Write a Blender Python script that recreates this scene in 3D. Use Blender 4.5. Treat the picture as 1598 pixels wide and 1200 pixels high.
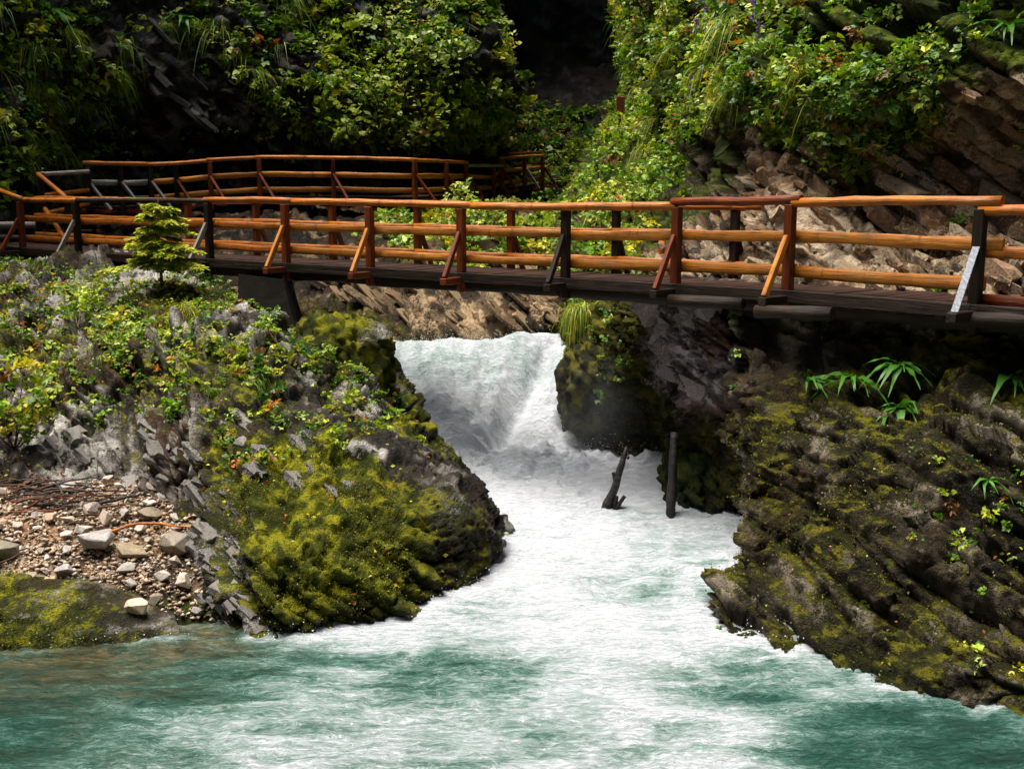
import bpy, bmesh, math, random
import numpy as np
from mathutils import Vector, Matrix, Quaternion

for o in list(bpy.data.objects):
    bpy.data.objects.remove(o)
random.seed(11)
RNG = np.random.default_rng(11)
SC = bpy.context.scene
COL = SC.collection

# ------------------------------------------------------------------ camera, sky, sun, exposure
CAM_Z = 4.5
PITCH = math.radians(9.5)
FPX = 1700.0
cam_d = bpy.data.cameras.new('camera')
cam_d.sensor_width = 36.0
cam_d.lens = 36.0 * FPX / 1598.0
cam_d.clip_end = 500
cam = bpy.data.objects.new('camera', cam_d)
cam.location = (0, 0, CAM_Z)
cam.rotation_euler = (math.pi / 2 - PITCH, 0, 0)
COL.objects.link(cam)
SC.camera = cam

SUN_DIR = Vector((-0.24, 0.06, 0.97)).normalized()      # towards the sun
world = bpy.data.worlds.new('World')
SC.world = world
world.use_nodes = True
wn = world.node_tree
bg = wn.nodes['Background']
sky = wn.nodes.new('ShaderNodeTexSky')
sky.sky_type = 'NISHITA'
sky.sun_disc = False
sky.sun_elevation = math.asin(SUN_DIR.z)
sky.sun_rotation = math.atan2(SUN_DIR.x, SUN_DIR.y)
sky.dust_density = 4.0
sky.air_density = 1.0
sky.ozone_density = 0.6
wn.links.new(sky.outputs[0], bg.inputs[0])
bg.inputs[1].default_value = 0.05
sun_d = bpy.data.lights.new('sun', 'SUN')
sun_d.energy = 5.0
sun_d.angle = math.radians(42)
sun_d.color = (1.0, 0.95, 0.86)
sun = bpy.data.objects.new('sun', sun_d)
sun.rotation_euler = SUN_DIR.to_track_quat('Z', 'Y').to_euler()
sun.location = (0, 0, 40)
COL.objects.link(sun)
SC.view_settings.view_transform = 'Standard'
SC.view_settings.look = 'None'
SC.view_settings.gamma = 1.0
SC.view_settings.exposure = 0.9
SC.view_settings.use_curve_mapping = False
SC.cycles.use_denoising = True
SC.cycles.max_bounces = 5
SC.cycles.diffuse_bounces = 2
SC.cycles.glossy_bounces = 2
SC.cycles.transmission_bounces = 3
SC.cycles.volume_bounces = 1

# ------------------------------------------------------------------ measuring helpers
CA, SA = math.cos(PITCH), math.sin(PITCH)


def P(px, py, Y):
    """world point at distance Y in front of the camera on the sight line of a photo pixel"""
    x = (px - 799.0) / FPX
    u = (600.0 - py) / FPX
    t = Y / (CA + u * SA)
    return np.array((x * t, Y, CAM_Z + t * (-SA + u * CA)))


def PZ(px, py, z):
    """the same on a level plane"""
    x = (px - 799.0) / FPX
    u = (600.0 - py) / FPX
    t = (z - CAM_Z) / (-SA + u * CA)
    return np.array((x * t, (CA + u * SA) * t, z))


def to_px(p):
    d = np.asarray(p) - np.array((0, 0, CAM_Z))
    f = d[..., 1] * CA - d[..., 2] * SA
    u = d[..., 1] * SA + d[..., 2] * CA
    f = np.where(np.abs(f) < 1e-3, 1e-3, f)
    return 799 + FPX * d[..., 0] / f, 600 - FPX * u / f


def in_poly(px, py, poly):
    r = np.zeros(px.shape, bool)
    n = len(poly)
    for i in range(n):
        x0, y0 = poly[i]
        x1, y1 = poly[(i + 1) % n]
        if y0 == y1:
            continue
        c = (y0 > py) != (y1 > py)
        xx = (x1 - x0) * (py - y0) / (y1 - y0) + x0
        r ^= c & (px < xx)
    return r


# ------------------------------------------------------------------ numpy noise
def hsh(ix, iy, iz, seed=0):
    h = (ix.astype(np.int64) * 374761393 + iy.astype(np.int64) * 668265263
         + iz.astype(np.int64) * 2147483647 + seed * 974634543) & 0xFFFFFFFF
    h = ((h ^ (h >> 13)) * 1274126177) & 0xFFFFFFFF
    h = ((h ^ (h >> 16)) * 2246822519) & 0xFFFFFFFF
    h = h ^ (h >> 15)
    return (h & 0xFFFFFF).astype(np.float64) / 16777215.0


def vnoise(p, seed=0):
    i = np.floor(p)
    f = p - i
    f = f * f * f * (f * (f * 6 - 15) + 10)
    i = i.astype(np.int64)
    x, y, z = i[:, 0], i[:, 1], i[:, 2]
    fx, fy, fz = f[:, 0], f[:, 1], f[:, 2]
    r = 0
    for dx in (0, 1):
        wx = fx if dx else 1 - fx
        for dy in (0, 1):
            wy = fy if dy else 1 - fy
            for dz in (0, 1):
                wz = fz if dz else 1 - fz
                r = r + hsh(x + dx, y + dy, z + dz, seed) * wx * wy * wz
    return r * 2 - 1


def fbm(p, freq=1.0, octv=4, seed=0, gain=0.5, ridged=False):
    a, s, r = 1.0, 0.0, 0
    q = np.asarray(p) * freq
    for k in range(octv):
        n = vnoise(q + 17.3 * k, seed + k)
        if ridged:
            n = 1 - 2 * np.abs(n)
        r = r + a * n
        s += a
        a *= gain
        q = q * 2.03
    return r / s


def sstep(a, b, x):
    t = np.clip((x - a) / (b - a), 0, 1)
    return t * t * (3 - 2 * t)


def unit(v):
    v = np.asarray(v, float)
    return v / np.maximum(np.linalg.norm(v, axis=-1, keepdims=True), 1e-9)


# ------------------------------------------------------------------ mesh and object helpers
def make_mesh(name, V, F, cols=None, mat=None, smooth=False):
    V = np.ascontiguousarray(V, np.float32)
    F = np.ascontiguousarray(F, np.int32)
    k = F.shape[1]
    me = bpy.data.meshes.new(name)
    me.vertices.add(len(V))
    me.vertices.foreach_set('co', V.ravel())
    me.loops.add(F.size)
    me.loops.foreach_set('vertex_index', F.ravel())
    me.polygons.add(len(F))
    me.polygons.foreach_set('loop_start', np.arange(0, F.size, k, dtype=np.int32))
    me.polygons.foreach_set('loop_total', np.full(len(F), k, np.int32))
    if smooth:
        me.polygons.foreach_set('use_smooth', np.ones(len(F), bool))
    me.update(calc_edges=True)
    for an, c in (cols or {}).items():
        at = me.attributes.new(an, 'FLOAT_COLOR', 'POINT')
        c4 = np.ones((len(V), 4), np.float32)
        if an == 'mask':
            c4[:, 3] = 0
        c4[:, :c.shape[1]] = c
        at.data.foreach_set('color', c4.ravel())
    if mat:
        me.materials.append(mat)
    return me


def link(name, me, parent=None, loc=None):
    o = bpy.data.objects.new(name, me)
    COL.objects.link(o)
    if parent:
        o.parent = parent
    if loc is not None:
        o.location = loc
    return o


def empty(name, loc=(0, 0, 0)):
    o = bpy.data.objects.new(name, None)
    o.empty_display_size = 0.1
    o.location = loc
    COL.objects.link(o)
    return o


def tag(o, label=None, cat=None, group=None, kind=None):
    if label:
        o['label'] = label
    if cat:
        o['category'] = cat
    if group:
        o['group'] = group
    if kind:
        o['kind'] = kind
    return o


# ------------------------------------------------------------------ materials
class NT:
    def __init__(self, name):
        self.m = bpy.data.materials.new(name)
        self.m.use_nodes = True
        self.t = self.m.node_tree
        self.b = self.t.nodes['Principled BSDF']
        self.out = self.t.nodes['Material Output']

    def n(self, typ, **kw):
        x = self.t.nodes.new(typ)
        for k, v in kw.items():
            if k.startswith('i_'):
                x.inputs[k[2:].replace('_', ' ')].default_value = v
            else:
                setattr(x, k, v)
        return x

    def l(self, a, b):
        self.t.links.new(a, b)

    def noise(self, vec, scale, detail=4, rough=0.55, dist=0.0):
        x = self.n('ShaderNodeTexNoise')
        x.inputs['Scale'].default_value = scale
        x.inputs['Detail'].default_value = detail
        x.inputs['Roughness'].default_value = rough
        x.inputs['Distortion'].default_value = dist
        if vec is not None:
            self.l(vec, x.inputs['Vector'])
        return x.outputs['Fac']

    def ramp(self, fac, stops):
        x = self.n('ShaderNodeValToRGB')
        e = x.color_ramp.elements
        while len(e) < len(stops):
            e.new(0.5)
        for q, (p, c) in zip(e, stops):
            q.position = p
            q.color = (*c, 1) if len(c) == 3 else c
        self.l(fac, x.inputs[0])
        return x.outputs['Color']

    def mix(self, fac, a, b, mode='MIX'):
        x = self.n('ShaderNodeMix', data_type='RGBA', blend_type=mode)
        for s, v in ((0, fac), (6, a), (7, b)):
            if hasattr(v, 'is_linked'):
                self.l(v, x.inputs[s])
            elif s == 0:
                x.inputs[0].default_value = v
            else:
                x.inputs[s].default_value = (*v, 1)
        return x.outputs[2]

    def math(self, op, a, b=0.0, clamp=False):
        x = self.n('ShaderNodeMath', operation=op, use_clamp=clamp)
        for s, v in ((0, a), (1, b)):
            if hasattr(v, 'is_linked'):
                self.l(v, x.inputs[s])
            else:
                x.inputs[s].default_value = v
        return x.outputs[0]

    def mapr(self, v, a, b, c=0.0, d=1.0):
        x = self.n('ShaderNodeMapRange')
        self.l(v, x.inputs[0])
        for k, q in zip((1, 2, 3, 4), (a, b, c, d)):
            x.inputs[k].default_value = q
        return x.outputs[0]

    def bump(self, h, strength, dist, normal=None):
        x = self.n('ShaderNodeBump')
        x.inputs['Strength'].default_value = strength
        x.inputs['Distance'].default_value = dist
        self.l(h, x.inputs['Height'])
        if normal is not None:
            self.l(normal, x.inputs['Normal'])
        return x.outputs['Normal']


def rock_material(name, dark, mid, pale, moss_a, moss_b, moss_scale=1.0):
    t = NT(name)
    co = t.n('ShaderNodeTexCoord').outputs['Object']
    at = t.n('ShaderNodeAttribute', attribute_name='mask')
    sep = t.n('ShaderNodeSeparateColor')
    t.l(at.outputs['Color'], sep.inputs[0])
    moss, palef, wet = sep.outputs[0], sep.outputs[1], sep.outputs[2]
    at2 = t.n('ShaderNodeAttribute', attribute_name='grain')
    sep2 = t.n('ShaderNodeSeparateColor')
    t.l(at2.outputs['Color'], sep2.inputs[0])
    n1, rust, mno = sep2.outputs[0], sep2.outputs[1], sep2.outputs[2]
    n2 = t.noise(co, 13.0, 5, 0.72)
    n3 = t.noise(co, 55.0, 2, 0.65)
    base = t.ramp(n1, [(0.3, dark), (0.5, mid), (0.72, pale)])
    # pale limestone on chosen beds, broken up by noise
    pf = t.math('ADD', palef, t.math('MULTIPLY', t.math('SUBTRACT', n2, 0.5), 1.3), True)
    base = t.mix(t.mapr(pf, 0.42, 0.66), base, pale)
    spk = t.mapr(n2, 0.35, 0.75, 0.55, 1.25)
    base = t.mix(1.0, base, t.ramp(spk, [(0.0, (0.3, 0.3, 0.3)), (1.0, (1, 1, 1))]), 'MULTIPLY')
    base = t.mix(t.mapr(rust, 0.56, 0.72, 0.0, 0.55), base, (mid[0] * 1.3, mid[1] * 0.8, mid[2] * 0.45))
    soil = t.mapr(at.outputs['Alpha'], 0.35, 0.8, 0.0, 0.85)
    base = t.mix(soil, base, t.mix(n2, (0.018, 0.014, 0.010), (0.06, 0.045, 0.028)))
    # moss
    mn = t.math('ADD', moss, t.math('MULTIPLY', t.math('SUBTRACT', n2, 0.5), 0.9))
    mn = t.math('ADD', mn, t.math('MULTIPLY', t.math('SUBTRACT', n3, 0.5), 0.5), True)
    mf = t.mapr(mn, 0.42, 0.6)
    mcol = t.ramp(mno, [(0.3, tuple(c * 0.45 for c in moss_a)), (0.48, moss_a), (0.7, moss_b)])
    base = t.mix(mf, base, mcol)
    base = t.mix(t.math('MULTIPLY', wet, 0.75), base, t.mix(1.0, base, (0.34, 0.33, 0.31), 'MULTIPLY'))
    t.l(base, t.b.inputs['Base Color'])
    rg = t.math('SUBTRACT', t.mapr(mf, 0, 1, 0.62, 0.95), t.math('MULTIPLY', wet, 0.3))
    t.l(rg, t.b.inputs['Roughness'])
    t.b.inputs['Specular IOR Level'].default_value = 0.14
    h = t.math('ADD', t.math('MULTIPLY', n2, 1.0), t.math('MULTIPLY', n3, t.mapr(mf, 0, 1, 0.35, 0.9)))
    t.l(t.bump(h, 1.0, 0.07), t.b.inputs['Normal'])
    return t.m


MOSS_A, MOSS_B = (0.070, 0.082, 0.006), (0.26, 0.245, 0.010)
M_ROCK_L = rock_material('limestone_left', (0.020, 0.017, 0.013), (0.060, 0.050, 0.040), (0.56, 0.52, 0.48), MOSS_A, MOSS_B)
M_ROCK_T = rock_material('limestone_tan', (0.016, 0.010, 0.005), (0.055, 0.034, 0.016), (0.44, 0.30, 0.17), (0.045, 0.050, 0.005), (0.12, 0.105, 0.008))
M_ROCK_W = rock_material('limestone_warm', (0.065, 0.038, 0.02), (0.26, 0.16, 0.085), (0.70, 0.54, 0.37), (0.045, 0.065, 0.008), (0.12, 0.15, 0.014))
M_ROCK_R = rock_material('limestone_right', (0.014, 0.010, 0.005), (0.048, 0.034, 0.017), (0.40, 0.33, 0.24), (0.045, 0.046, 0.005), (0.17, 0.155, 0.009))
M_ROCK_P = rock_material('limestone_pink', (0.05, 0.036, 0.034), (0.24, 0.17, 0.16), (0.56, 0.46, 0.45), (0.045, 0.045, 0.006), (0.11, 0.10, 0.010))
M_ROCK_D = rock_material('limestone_dark', (0.010, 0.010, 0.009), (0.030, 0.028, 0.026), (0.24, 0.225, 0.20), (0.022, 0.036, 0.005), (0.07, 0.09, 0.010))
M_ROCK_FAR = rock_material('limestone_far', (0.006, 0.006, 0.0055), (0.015, 0.015, 0.0135), (0.07, 0.066, 0.055), (0.025, 0.035, 0.006), (0.08, 0.10, 0.015))  # lowered albedo carries the gorge's shade on the far wall


def leaf_material(name, trans=0.3, rough=0.45, spec=0.32):
    t = NT(name)
    at = t.n('ShaderNodeAttribute', attribute_name='tint')
    t.l(at.outputs['Color'], t.b.inputs['Base Color'])
    t.b.inputs['Roughness'].default_value = rough
    t.b.inputs['Specular IOR Level'].default_value = spec
    tr = t.n('ShaderNodeBsdfTranslucent')
    t.l(t.mix(1.0, at.outputs['Color'], (1.0, 1.05, 0.5), 'MULTIPLY'), tr.inputs[0])
    mx = t.n('ShaderNodeMixShader')
    mx.inputs[0].default_value = trans
    t.l(t.b.outputs[0], mx.inputs[1])
    t.l(tr.outputs[0], mx.inputs[2])
    t.l(mx.outputs[0], t.out.inputs['Surface'])
    return t.m


M_LEAF = leaf_material('leaves')
M_GRASS = leaf_material('grass_blades', 0.25, 0.5, 0.35)
M_NEEDLE = leaf_material('needles', 0.2, 0.5, 0.3)


def wood_material(name, a, b, c, rough=0.45, spec=0.5, sat=1.0, ring=True):
    t = NT(name)
    tc = t.n('ShaderNodeTexCoord').outputs['Object']
    oi = t.n('ShaderNodeObjectInfo').outputs['Random']
    add = t.n('ShaderNodeVectorMath', operation='ADD')
    t.l(tc, add.inputs[0])
    cb = t.n('ShaderNodeCombineXYZ')
    t.l(t.math('MULTIPLY', oi, 37.0), cb.inputs[0])
    t.l(cb.outputs[0], add.inputs[1])
    mp = t.n('ShaderNodeMapping')
    mp.inputs['Scale'].default_value = (0.9, 16, 16)
    t.l(add.outputs[0], mp.inputs[0])
    g = t.noise(mp.outputs[0], 2.0, 6, 0.65, 0.3)
    blot = t.noise(add.outputs[0], 3.0, 4, 0.6)
    col = t.ramp(g, [(0.3, a), (0.5, b), (0.72, c)])
    col = t.mix(t.mapr(blot, 0.48, 0.72, 0, 0.7), col, tuple(x * 0.45 for x in a))
    if ring:                                   # knots and scars across the peeled poles
        mp2 = t.n('ShaderNodeMapping')
        mp2.inputs['Scale'].default_value = (7.0, 1.2, 1.2)
        t.l(add.outputs[0], mp2.inputs[0])
        k = t.noise(mp2.outputs[0], 1.0, 3, 0.6, 0.4)
        col = t.mix(t.mapr(k, 0.60, 0.68, 0, 0.8), col, tuple(x * 0.35 for x in a))
    col = t.mix(t.mapr(oi, 0, 1, 0.0, 0.6), col, tuple(x * 0.5 for x in b))
    if ring:
        wz = t.noise(add.outputs[0], 1.1, 4, 0.7)
        col = t.mix(t.mapr(wz, 0.52, 0.7, 0, 0.5), col, (0.16, 0.11, 0.075))
        crk = t.noise(mp.outputs[0], 5.0, 3, 0.6)
        col = t.mix(t.mapr(crk, 0.62, 0.7, 0, 0.7), col, tuple(x * 0.25 for x in a))
    t.l(col, t.b.inputs['Base Color'])
    t.l(t.mapr(g, 0.3, 0.7, rough + 0.2, rough), t.b.inputs['Roughness'])
    t.b.inputs['Specular IOR Level'].default_value = spec * 0.6
    t.l(t.bump(g, 0.9, 0.02), t.b.inputs['Normal'])
    return t.m


M_RAIL = wood_material('peeled_orange_wood', (0.19, 0.048, 0.006), (0.54, 0.155, 0.014), (0.72, 0.26, 0.04), 0.34, 0.5)
M_RAIL2 = wood_material('sawn_orange_wood', (0.26, 0.072, 0.009), (0.60, 0.205, 0.02), (0.76, 0.31, 0.045), 0.40, 0.45)
M_POST = wood_material('red_brown_wood', (0.06, 0.012, 0.004), (0.18, 0.034, 0.007), (0.32, 0.066, 0.014), 0.42, 0.4, ring=False)
M_POSTD = wood_material('dark_wet_wood', (0.010, 0.006, 0.004), (0.024, 0.014, 0.009), (0.055, 0.034, 0.022), 0.5, 0.3, ring=False)
M_DECK = wood_material('deck_wood', (0.014, 0.006, 0.004), (0.034, 0.014, 0.009), (0.07, 0.03, 0.02), 0.55, 0.25, ring=False)
M_GREYW = wood_material('weathered_grey_wood', (0.14, 0.12, 0.10), (0.28, 0.25, 0.22), (0.45, 0.42, 0.39), 0.55, 0.4, ring=False)
M_DRIFT = wood_material('wet_driftwood', (0.008, 0.006, 0.005), (0.022, 0.017, 0.016), (0.075, 0.065, 0.062), 0.35, 0.5, ring=False)
M_TWIG = wood_material('twig_bark', (0.035, 0.018, 0.012), (0.10, 0.055, 0.035), (0.24, 0.14, 0.09), 0.6, 0.3, ring=False)


def simple_material(name, c, rough=0.6, metal=0.0, var=0.5, scale=12):
    t = NT(name)
    co = t.n('ShaderNodeTexCoord').outputs['Object']
    n = t.noise(co, scale, 5, 0.6)
    t.l(t.ramp(n, [(0.3, tuple(x * (1 - var) for x in c)), (0.7, c)]), t.b.inputs['Base Color'])
    t.b.inputs['Roughness'].default_value = rough
    t.b.inputs['Metallic'].default_value = metal
    t.l(t.bump(n, 0.4, 0.02), t.b.inputs['Normal'])
    return t.m


M_METAL = simple_material('galvanised_steel', (0.17, 0.18, 0.21), 0.5, 0.5, 0.2, 30)
M_PIER = simple_material('dark_pier_concrete', (0.010, 0.009, 0.007), 0.95, 0, 0.5, 6)  # dark staining, plus shade below the deck put into the base colour

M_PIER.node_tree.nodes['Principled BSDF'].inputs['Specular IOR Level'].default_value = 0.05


def stone_material():
    t = NT('loose_stone')
    co = t.n('ShaderNodeTexCoord').outputs['Object']
    oi = t.n('ShaderNodeObjectInfo').outputs['Random']
    at = t.n('ShaderNodeAttribute', attribute_name='tint')
    base = t.ramp(oi, [(0.0, (0.38, 0.31, 0.24)), (0.25, (0.55, 0.48, 0.40)), (0.5, (0.46, 0.43, 0.41)), (0.75, (0.62, 0.58, 0.54)), (1.0, (0.48, 0.38, 0.28))])
    base = t.mix(1.0, base, at.outputs['Color'], 'MULTIPLY')
    n = t.noise(co, 9.0, 6, 0.65)
    base = t.mix(1.0, base, t.ramp(n, [(0.25, (0.45, 0.42, 0.4)), (0.7, (1.15, 1.12, 1.1))]), 'MULTIPLY')
    t.l(base, t.b.inputs['Base Color'])
    t.b.inputs['Roughness'].default_value = 0.55
    t.l(t.bump(t.noise(co, 25, 5, 0.65), 0.6, 0.02), t.b.inputs['Normal'])
    return t.m


M_STONE = stone_material()

# ------------------------------------------------------------------ curved rock surfaces


def cr(ctrl, n):
    """Catmull-Rom along axis 0, n samples"""
    m = len(ctrl)
    c = np.concatenate([[2 * ctrl[0] - ctrl[1]], ctrl, [2 * ctrl[-1] - ctrl[-2]]])
    t = np.linspace(0, m - 1 - 1e-6, n)
    i = t.astype(int)
    f = (t - i).reshape((-1,) + (1,) * (ctrl.ndim - 1))
    p0, p1, p2, p3 = c[i], c[i + 1], c[i + 2], c[i + 3]
    return 0.5 * (2 * p1 + (p2 - p0) * f + (2 * p0 - 5 * p1 + 4 * p2 - p3) * f * f + (3 * p1 - p0 - 3 * p2 + p3) * f ** 3)


def arc_resample(curve, n):
    """resample dense curve (m,k,3) along axis 0 by mean weighted length"""
    d = np.linalg.norm(np.diff(curve, axis=0), axis=2)
    near = np.maximum(np.linalg.norm(curve[:-1] - np.array((0, 0, CAM_Z)), axis=2), 3.0)
    px, py = to_px(curve[:-1])
    seen = (px > -90) & (px < 1690) & (py > -90) & (py < 1290) & (curve[:-1, :, 1] > 2)
    w = (d / near * np.where(seen, 1.0, 0.1)).mean(axis=1) + 1e-6
    s = np.concatenate([[0], np.cumsum(w)])
    t = np.linspace(0, s[-1], n)
    i = np.clip(np.searchsorted(s, t, side='right') - 1, 0, len(w) - 1)
    f = ((t - s[i]) / w[i]).reshape(-1, 1, 1)
    return curve[i] * (1 - f) + curve[i + 1] * f


def loft(rows, nv, nu):
    c = np.array([[P(*q) for q in r] for r in rows])
    g = cr(c, len(rows) * 12)
    g = arc_resample(g, nv)
    g = np.swapaxes(g, 0, 1)
    g = cr(g, g.shape[0] * 12)
    g = arc_resample(g, nu)
    return np.swapaxes(g, 0, 1)          # (nv, nu, 3)


def grid_normals(g):
    du = np.gradient(g, axis=1)
    dv = np.gradient(g, axis=0)
    return unit(np.cross(du, dv))


def frame(bn):
    bn = unit(bn)
    dip = unit(np.cross(np.cross(bn, (0, 0, -1.0)), bn))
    return bn, dip, np.cross(bn, dip)


def strata(p, bn, T, L, seed, warp=0.25):
    """beds and joints: protrusion (0..1), crack depth (0..1), random per block"""
    bn, dip, stk = frame(bn)
    q = p + warp * np.stack([vnoise(p * 0.55 + 5, seed), vnoise(p * 0.55 + 31, seed + 1), vnoise(p * 0.55 + 77, seed + 2)], 1)
    w = q @ bn / T
    w = w + 0.7 * vnoise(np.stack([w * 0.6, w * 0, w * 0], 1), seed + 3)
    lay = np.floor(w)
    fl = w - lay
    zero = np.zeros_like(lay)
    hl = hsh(lay, zero, zero, seed)
    LL = L * (0.7 + 1.7 * hsh(lay, zero + 3, zero, seed))
    u = q @ dip / LL + hl * 13 + 0.15 * vnoise(p * 3.0, seed + 7)
    v = q @ stk / (LL * 1.2) + hl * 29 + 0.15 * vnoise(p * 3.0 + 9, seed + 8)
    iu, iv = np.floor(u), np.floor(v)
    hb = hsh(lay, iu, iv, seed + 5)
    e1 = np.minimum(fl, 1 - fl) * T
    e2 = np.minimum(u - iu, 1 - (u - iu)) * LL
    e3 = np.minimum(v - iv, 1 - (v - iv)) * LL * 1.2
    cs = 0.16 * T
    cs = 0.12 * T
    crack = np.maximum(np.exp(-(e1 / cs) ** 2), 0.7 * np.maximum(np.exp(-(e2 / cs) ** 2), np.exp(-(e3 / cs) ** 2)))
    d = 0.6 * hl + 0.4 * hb + 0.25 * (1 - fl)
    return d, crack, hb, hl


def facets(p, freq, seed):
    """fractured rock: flat, randomly tilted pieces"""
    q = p * freq
    i = np.floor(q).astype(np.int64)
    best = np.full(len(p), 1e9)
    val = np.zeros(len(p))
    for dx in (-1, 0, 1):
        for dy in (-1, 0, 1):
            for dz in (-1, 0, 1):
                a, b, c = i[:, 0] + dx, i[:, 1] + dy, i[:, 2] + dz
                h1, h2, h3 = hsh(a, b, c, seed), hsh(a, b, c, seed + 1), hsh(a, b, c, seed + 2)
                ex, ey, ez = a + h1 - q[:, 0], b + h2 - q[:, 1], c + h3 - q[:, 2]
                d = ex * ex + ey * ey + ez * ez
                m = d < best
                best[m] = d[m]
                g = (h1 + h2 * 7 + h3 * 3) % 1.0 - 0.5
                val[m] = (g + 1.5 * ((h2 - 0.5) * ex + (h3 - 0.5) * ey + (h1 - 0.5) * ez))[m]
    return val


SURF = {}


def rock_patch(name, rows, nv, nu, mat, bn, T=0.22, L=0.5, A_big=0.3, f_big=0.35, A_str=0.18, A_crack=0.07,
               A_fine=0.05, seed=1, moss=None, pale=None, wet=None, label=None, cat=None, smooth=False, kind='structure', damp=None, soil=None, A_fac=0.0, f_fac=2.5):
    g = loft(rows, nv, nu)
    n = grid_normals(g)
    if (n * (np.array((0, 0, CAM_Z)) - g)).sum(2).mean() < 0:
        n = -n
        flip = True
    else:
        flip = False
    p = g.reshape(-1, 3)
    nn = n.reshape(-1, 3)
    big = fbm(p, f_big, 4, seed)
    p1 = p + nn * (A_big * big)[:, None]
    d, crk, hb, hl = strata(p1, bn, T, L, seed + 20)
    d2, crk2, hb2, hl2 = strata(p1 + 3.3, bn, T * 4.2, L * 3.5, seed + 40, 0.5)
    fine = fbm(p, 3.0, 4, seed + 60, 0.6)
    amp = 0.4 + 0.85 * sstep(-0.25, 0.3, fbm(p, 0.7, 3, seed + 63))
    if A_fac:
        p_ = p1 @ np.stack(frame(bn), 1) * np.array((1.5, 0.8, 1.0))
        fac = A_fac * facets(p_, f_fac, seed + 70) + 0.4 * A_fac * facets(p_ + 0.05 * fine[:, None], f_fac * 2.8, seed + 75)
    else:
        fac = 0
    if damp:
        amp = amp * damp(*to_px(p))
    fine2 = fbm(p, 9.0, 3, seed + 66, 0.6)
    disp = amp * (A_str * (d - 0.55) + 1.1 * A_str * (d2 - 0.55) - A_crack * crk - 1.5 * A_crack * crk2) + A_fine * (fine + 0.5 * fine2) + fac
    p2 = p1 + nn * disp[:, None]
    g2 = p2.reshape(nv, nu, 3)
    n2 = grid_normals(g2)
    if flip:
        n2 = -n2
    n2 = n2.reshape(-1, 3)
    px, py = to_px(p2)
    up = n2[:, 2]
    nz = fbm(p, 0.8, 4, seed + 80)
    wx, wy = fbm(p, 0.9, 4, seed + 83, 0.6) * 70, fbm(p, 0.9, 4, seed + 87, 0.6) * 70

    def inside(poly):
        return (in_poly(px + wx, py + wy, poly) * 0.4 + in_poly(px - 1.6 * wy, py + 1.6 * wx, poly) * 0.3 + in_poly(px + 2.2 * wy, py - 2.2 * wx, poly) * 0.3)
    ctx = dict(inside=inside, p=p2, px=px, py=py, up=up, nz=nz, hb=hb, hl=hl, hl2=hl2, crack=crk, n=n2)
    z = np.zeros(len(p2))
    mk = np.stack([np.clip(moss(ctx) if moss else z, 0, 1), np.clip(pale(ctx) if pale else z, 0, 1), np.clip(wet(ctx) if wet else z, 0, 1), np.clip(np.maximum(crk * 0.9, crk2), 0, 1) * (soil if soil is not None else 1.0)], 1)
    grain = np.stack([0.5 + 0.75 * fbm(p2, 2.2, 5, seed + 90, 0.6), 0.5 + 0.6 * fbm(p2, 0.9, 3, seed + 95), 0.5 + 0.8 * fbm(p2, 5.0, 4, seed + 99, 0.65)], 1)
    idx = np.arange(nv * nu).reshape(nv, nu)
    F = np.stack([idx[:-1, :-1], idx[:-1, 1:], idx[1:, 1:], idx[1:, :-1]], -1).reshape(-1, 4)
    if flip:
        F = F[:, ::-1]
    me = make_mesh(name, p2, F, {'mask': mk, 'grain': grain}, mat, smooth)
    o = link(name, me)
    tag(o, label, cat, None, kind)
    area = np.linalg.norm(np.cross(np.gradient(g2, axis=1).reshape(-1, 3), np.gradient(g2, axis=0).reshape(-1, 3)), axis=1)
    SURF[name] = dict(p=p2, n=n2, px=px, py=py, area=area, nz=nz, up=up, hl=hl, o=o, shape=(nv, nu))
    return o


def R_(y, *pts):
    return [(a, y, d) for a, d in pts]


BN_L = (0.60, -0.22, 0.77)
BN_R = (0.42, -0.30, 0.85)

# --- left cliff, far wall, right cliff ---------------------------------------------------------
XC = (-3200, -1100, -450, -150, 0, 150, 300, 450, 600, 700)


def lc(y, ds, tail):
    return [(x, y, d) for x, d in zip(XC, ds)] + [(a, y, d) for a, d in tail]


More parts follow.
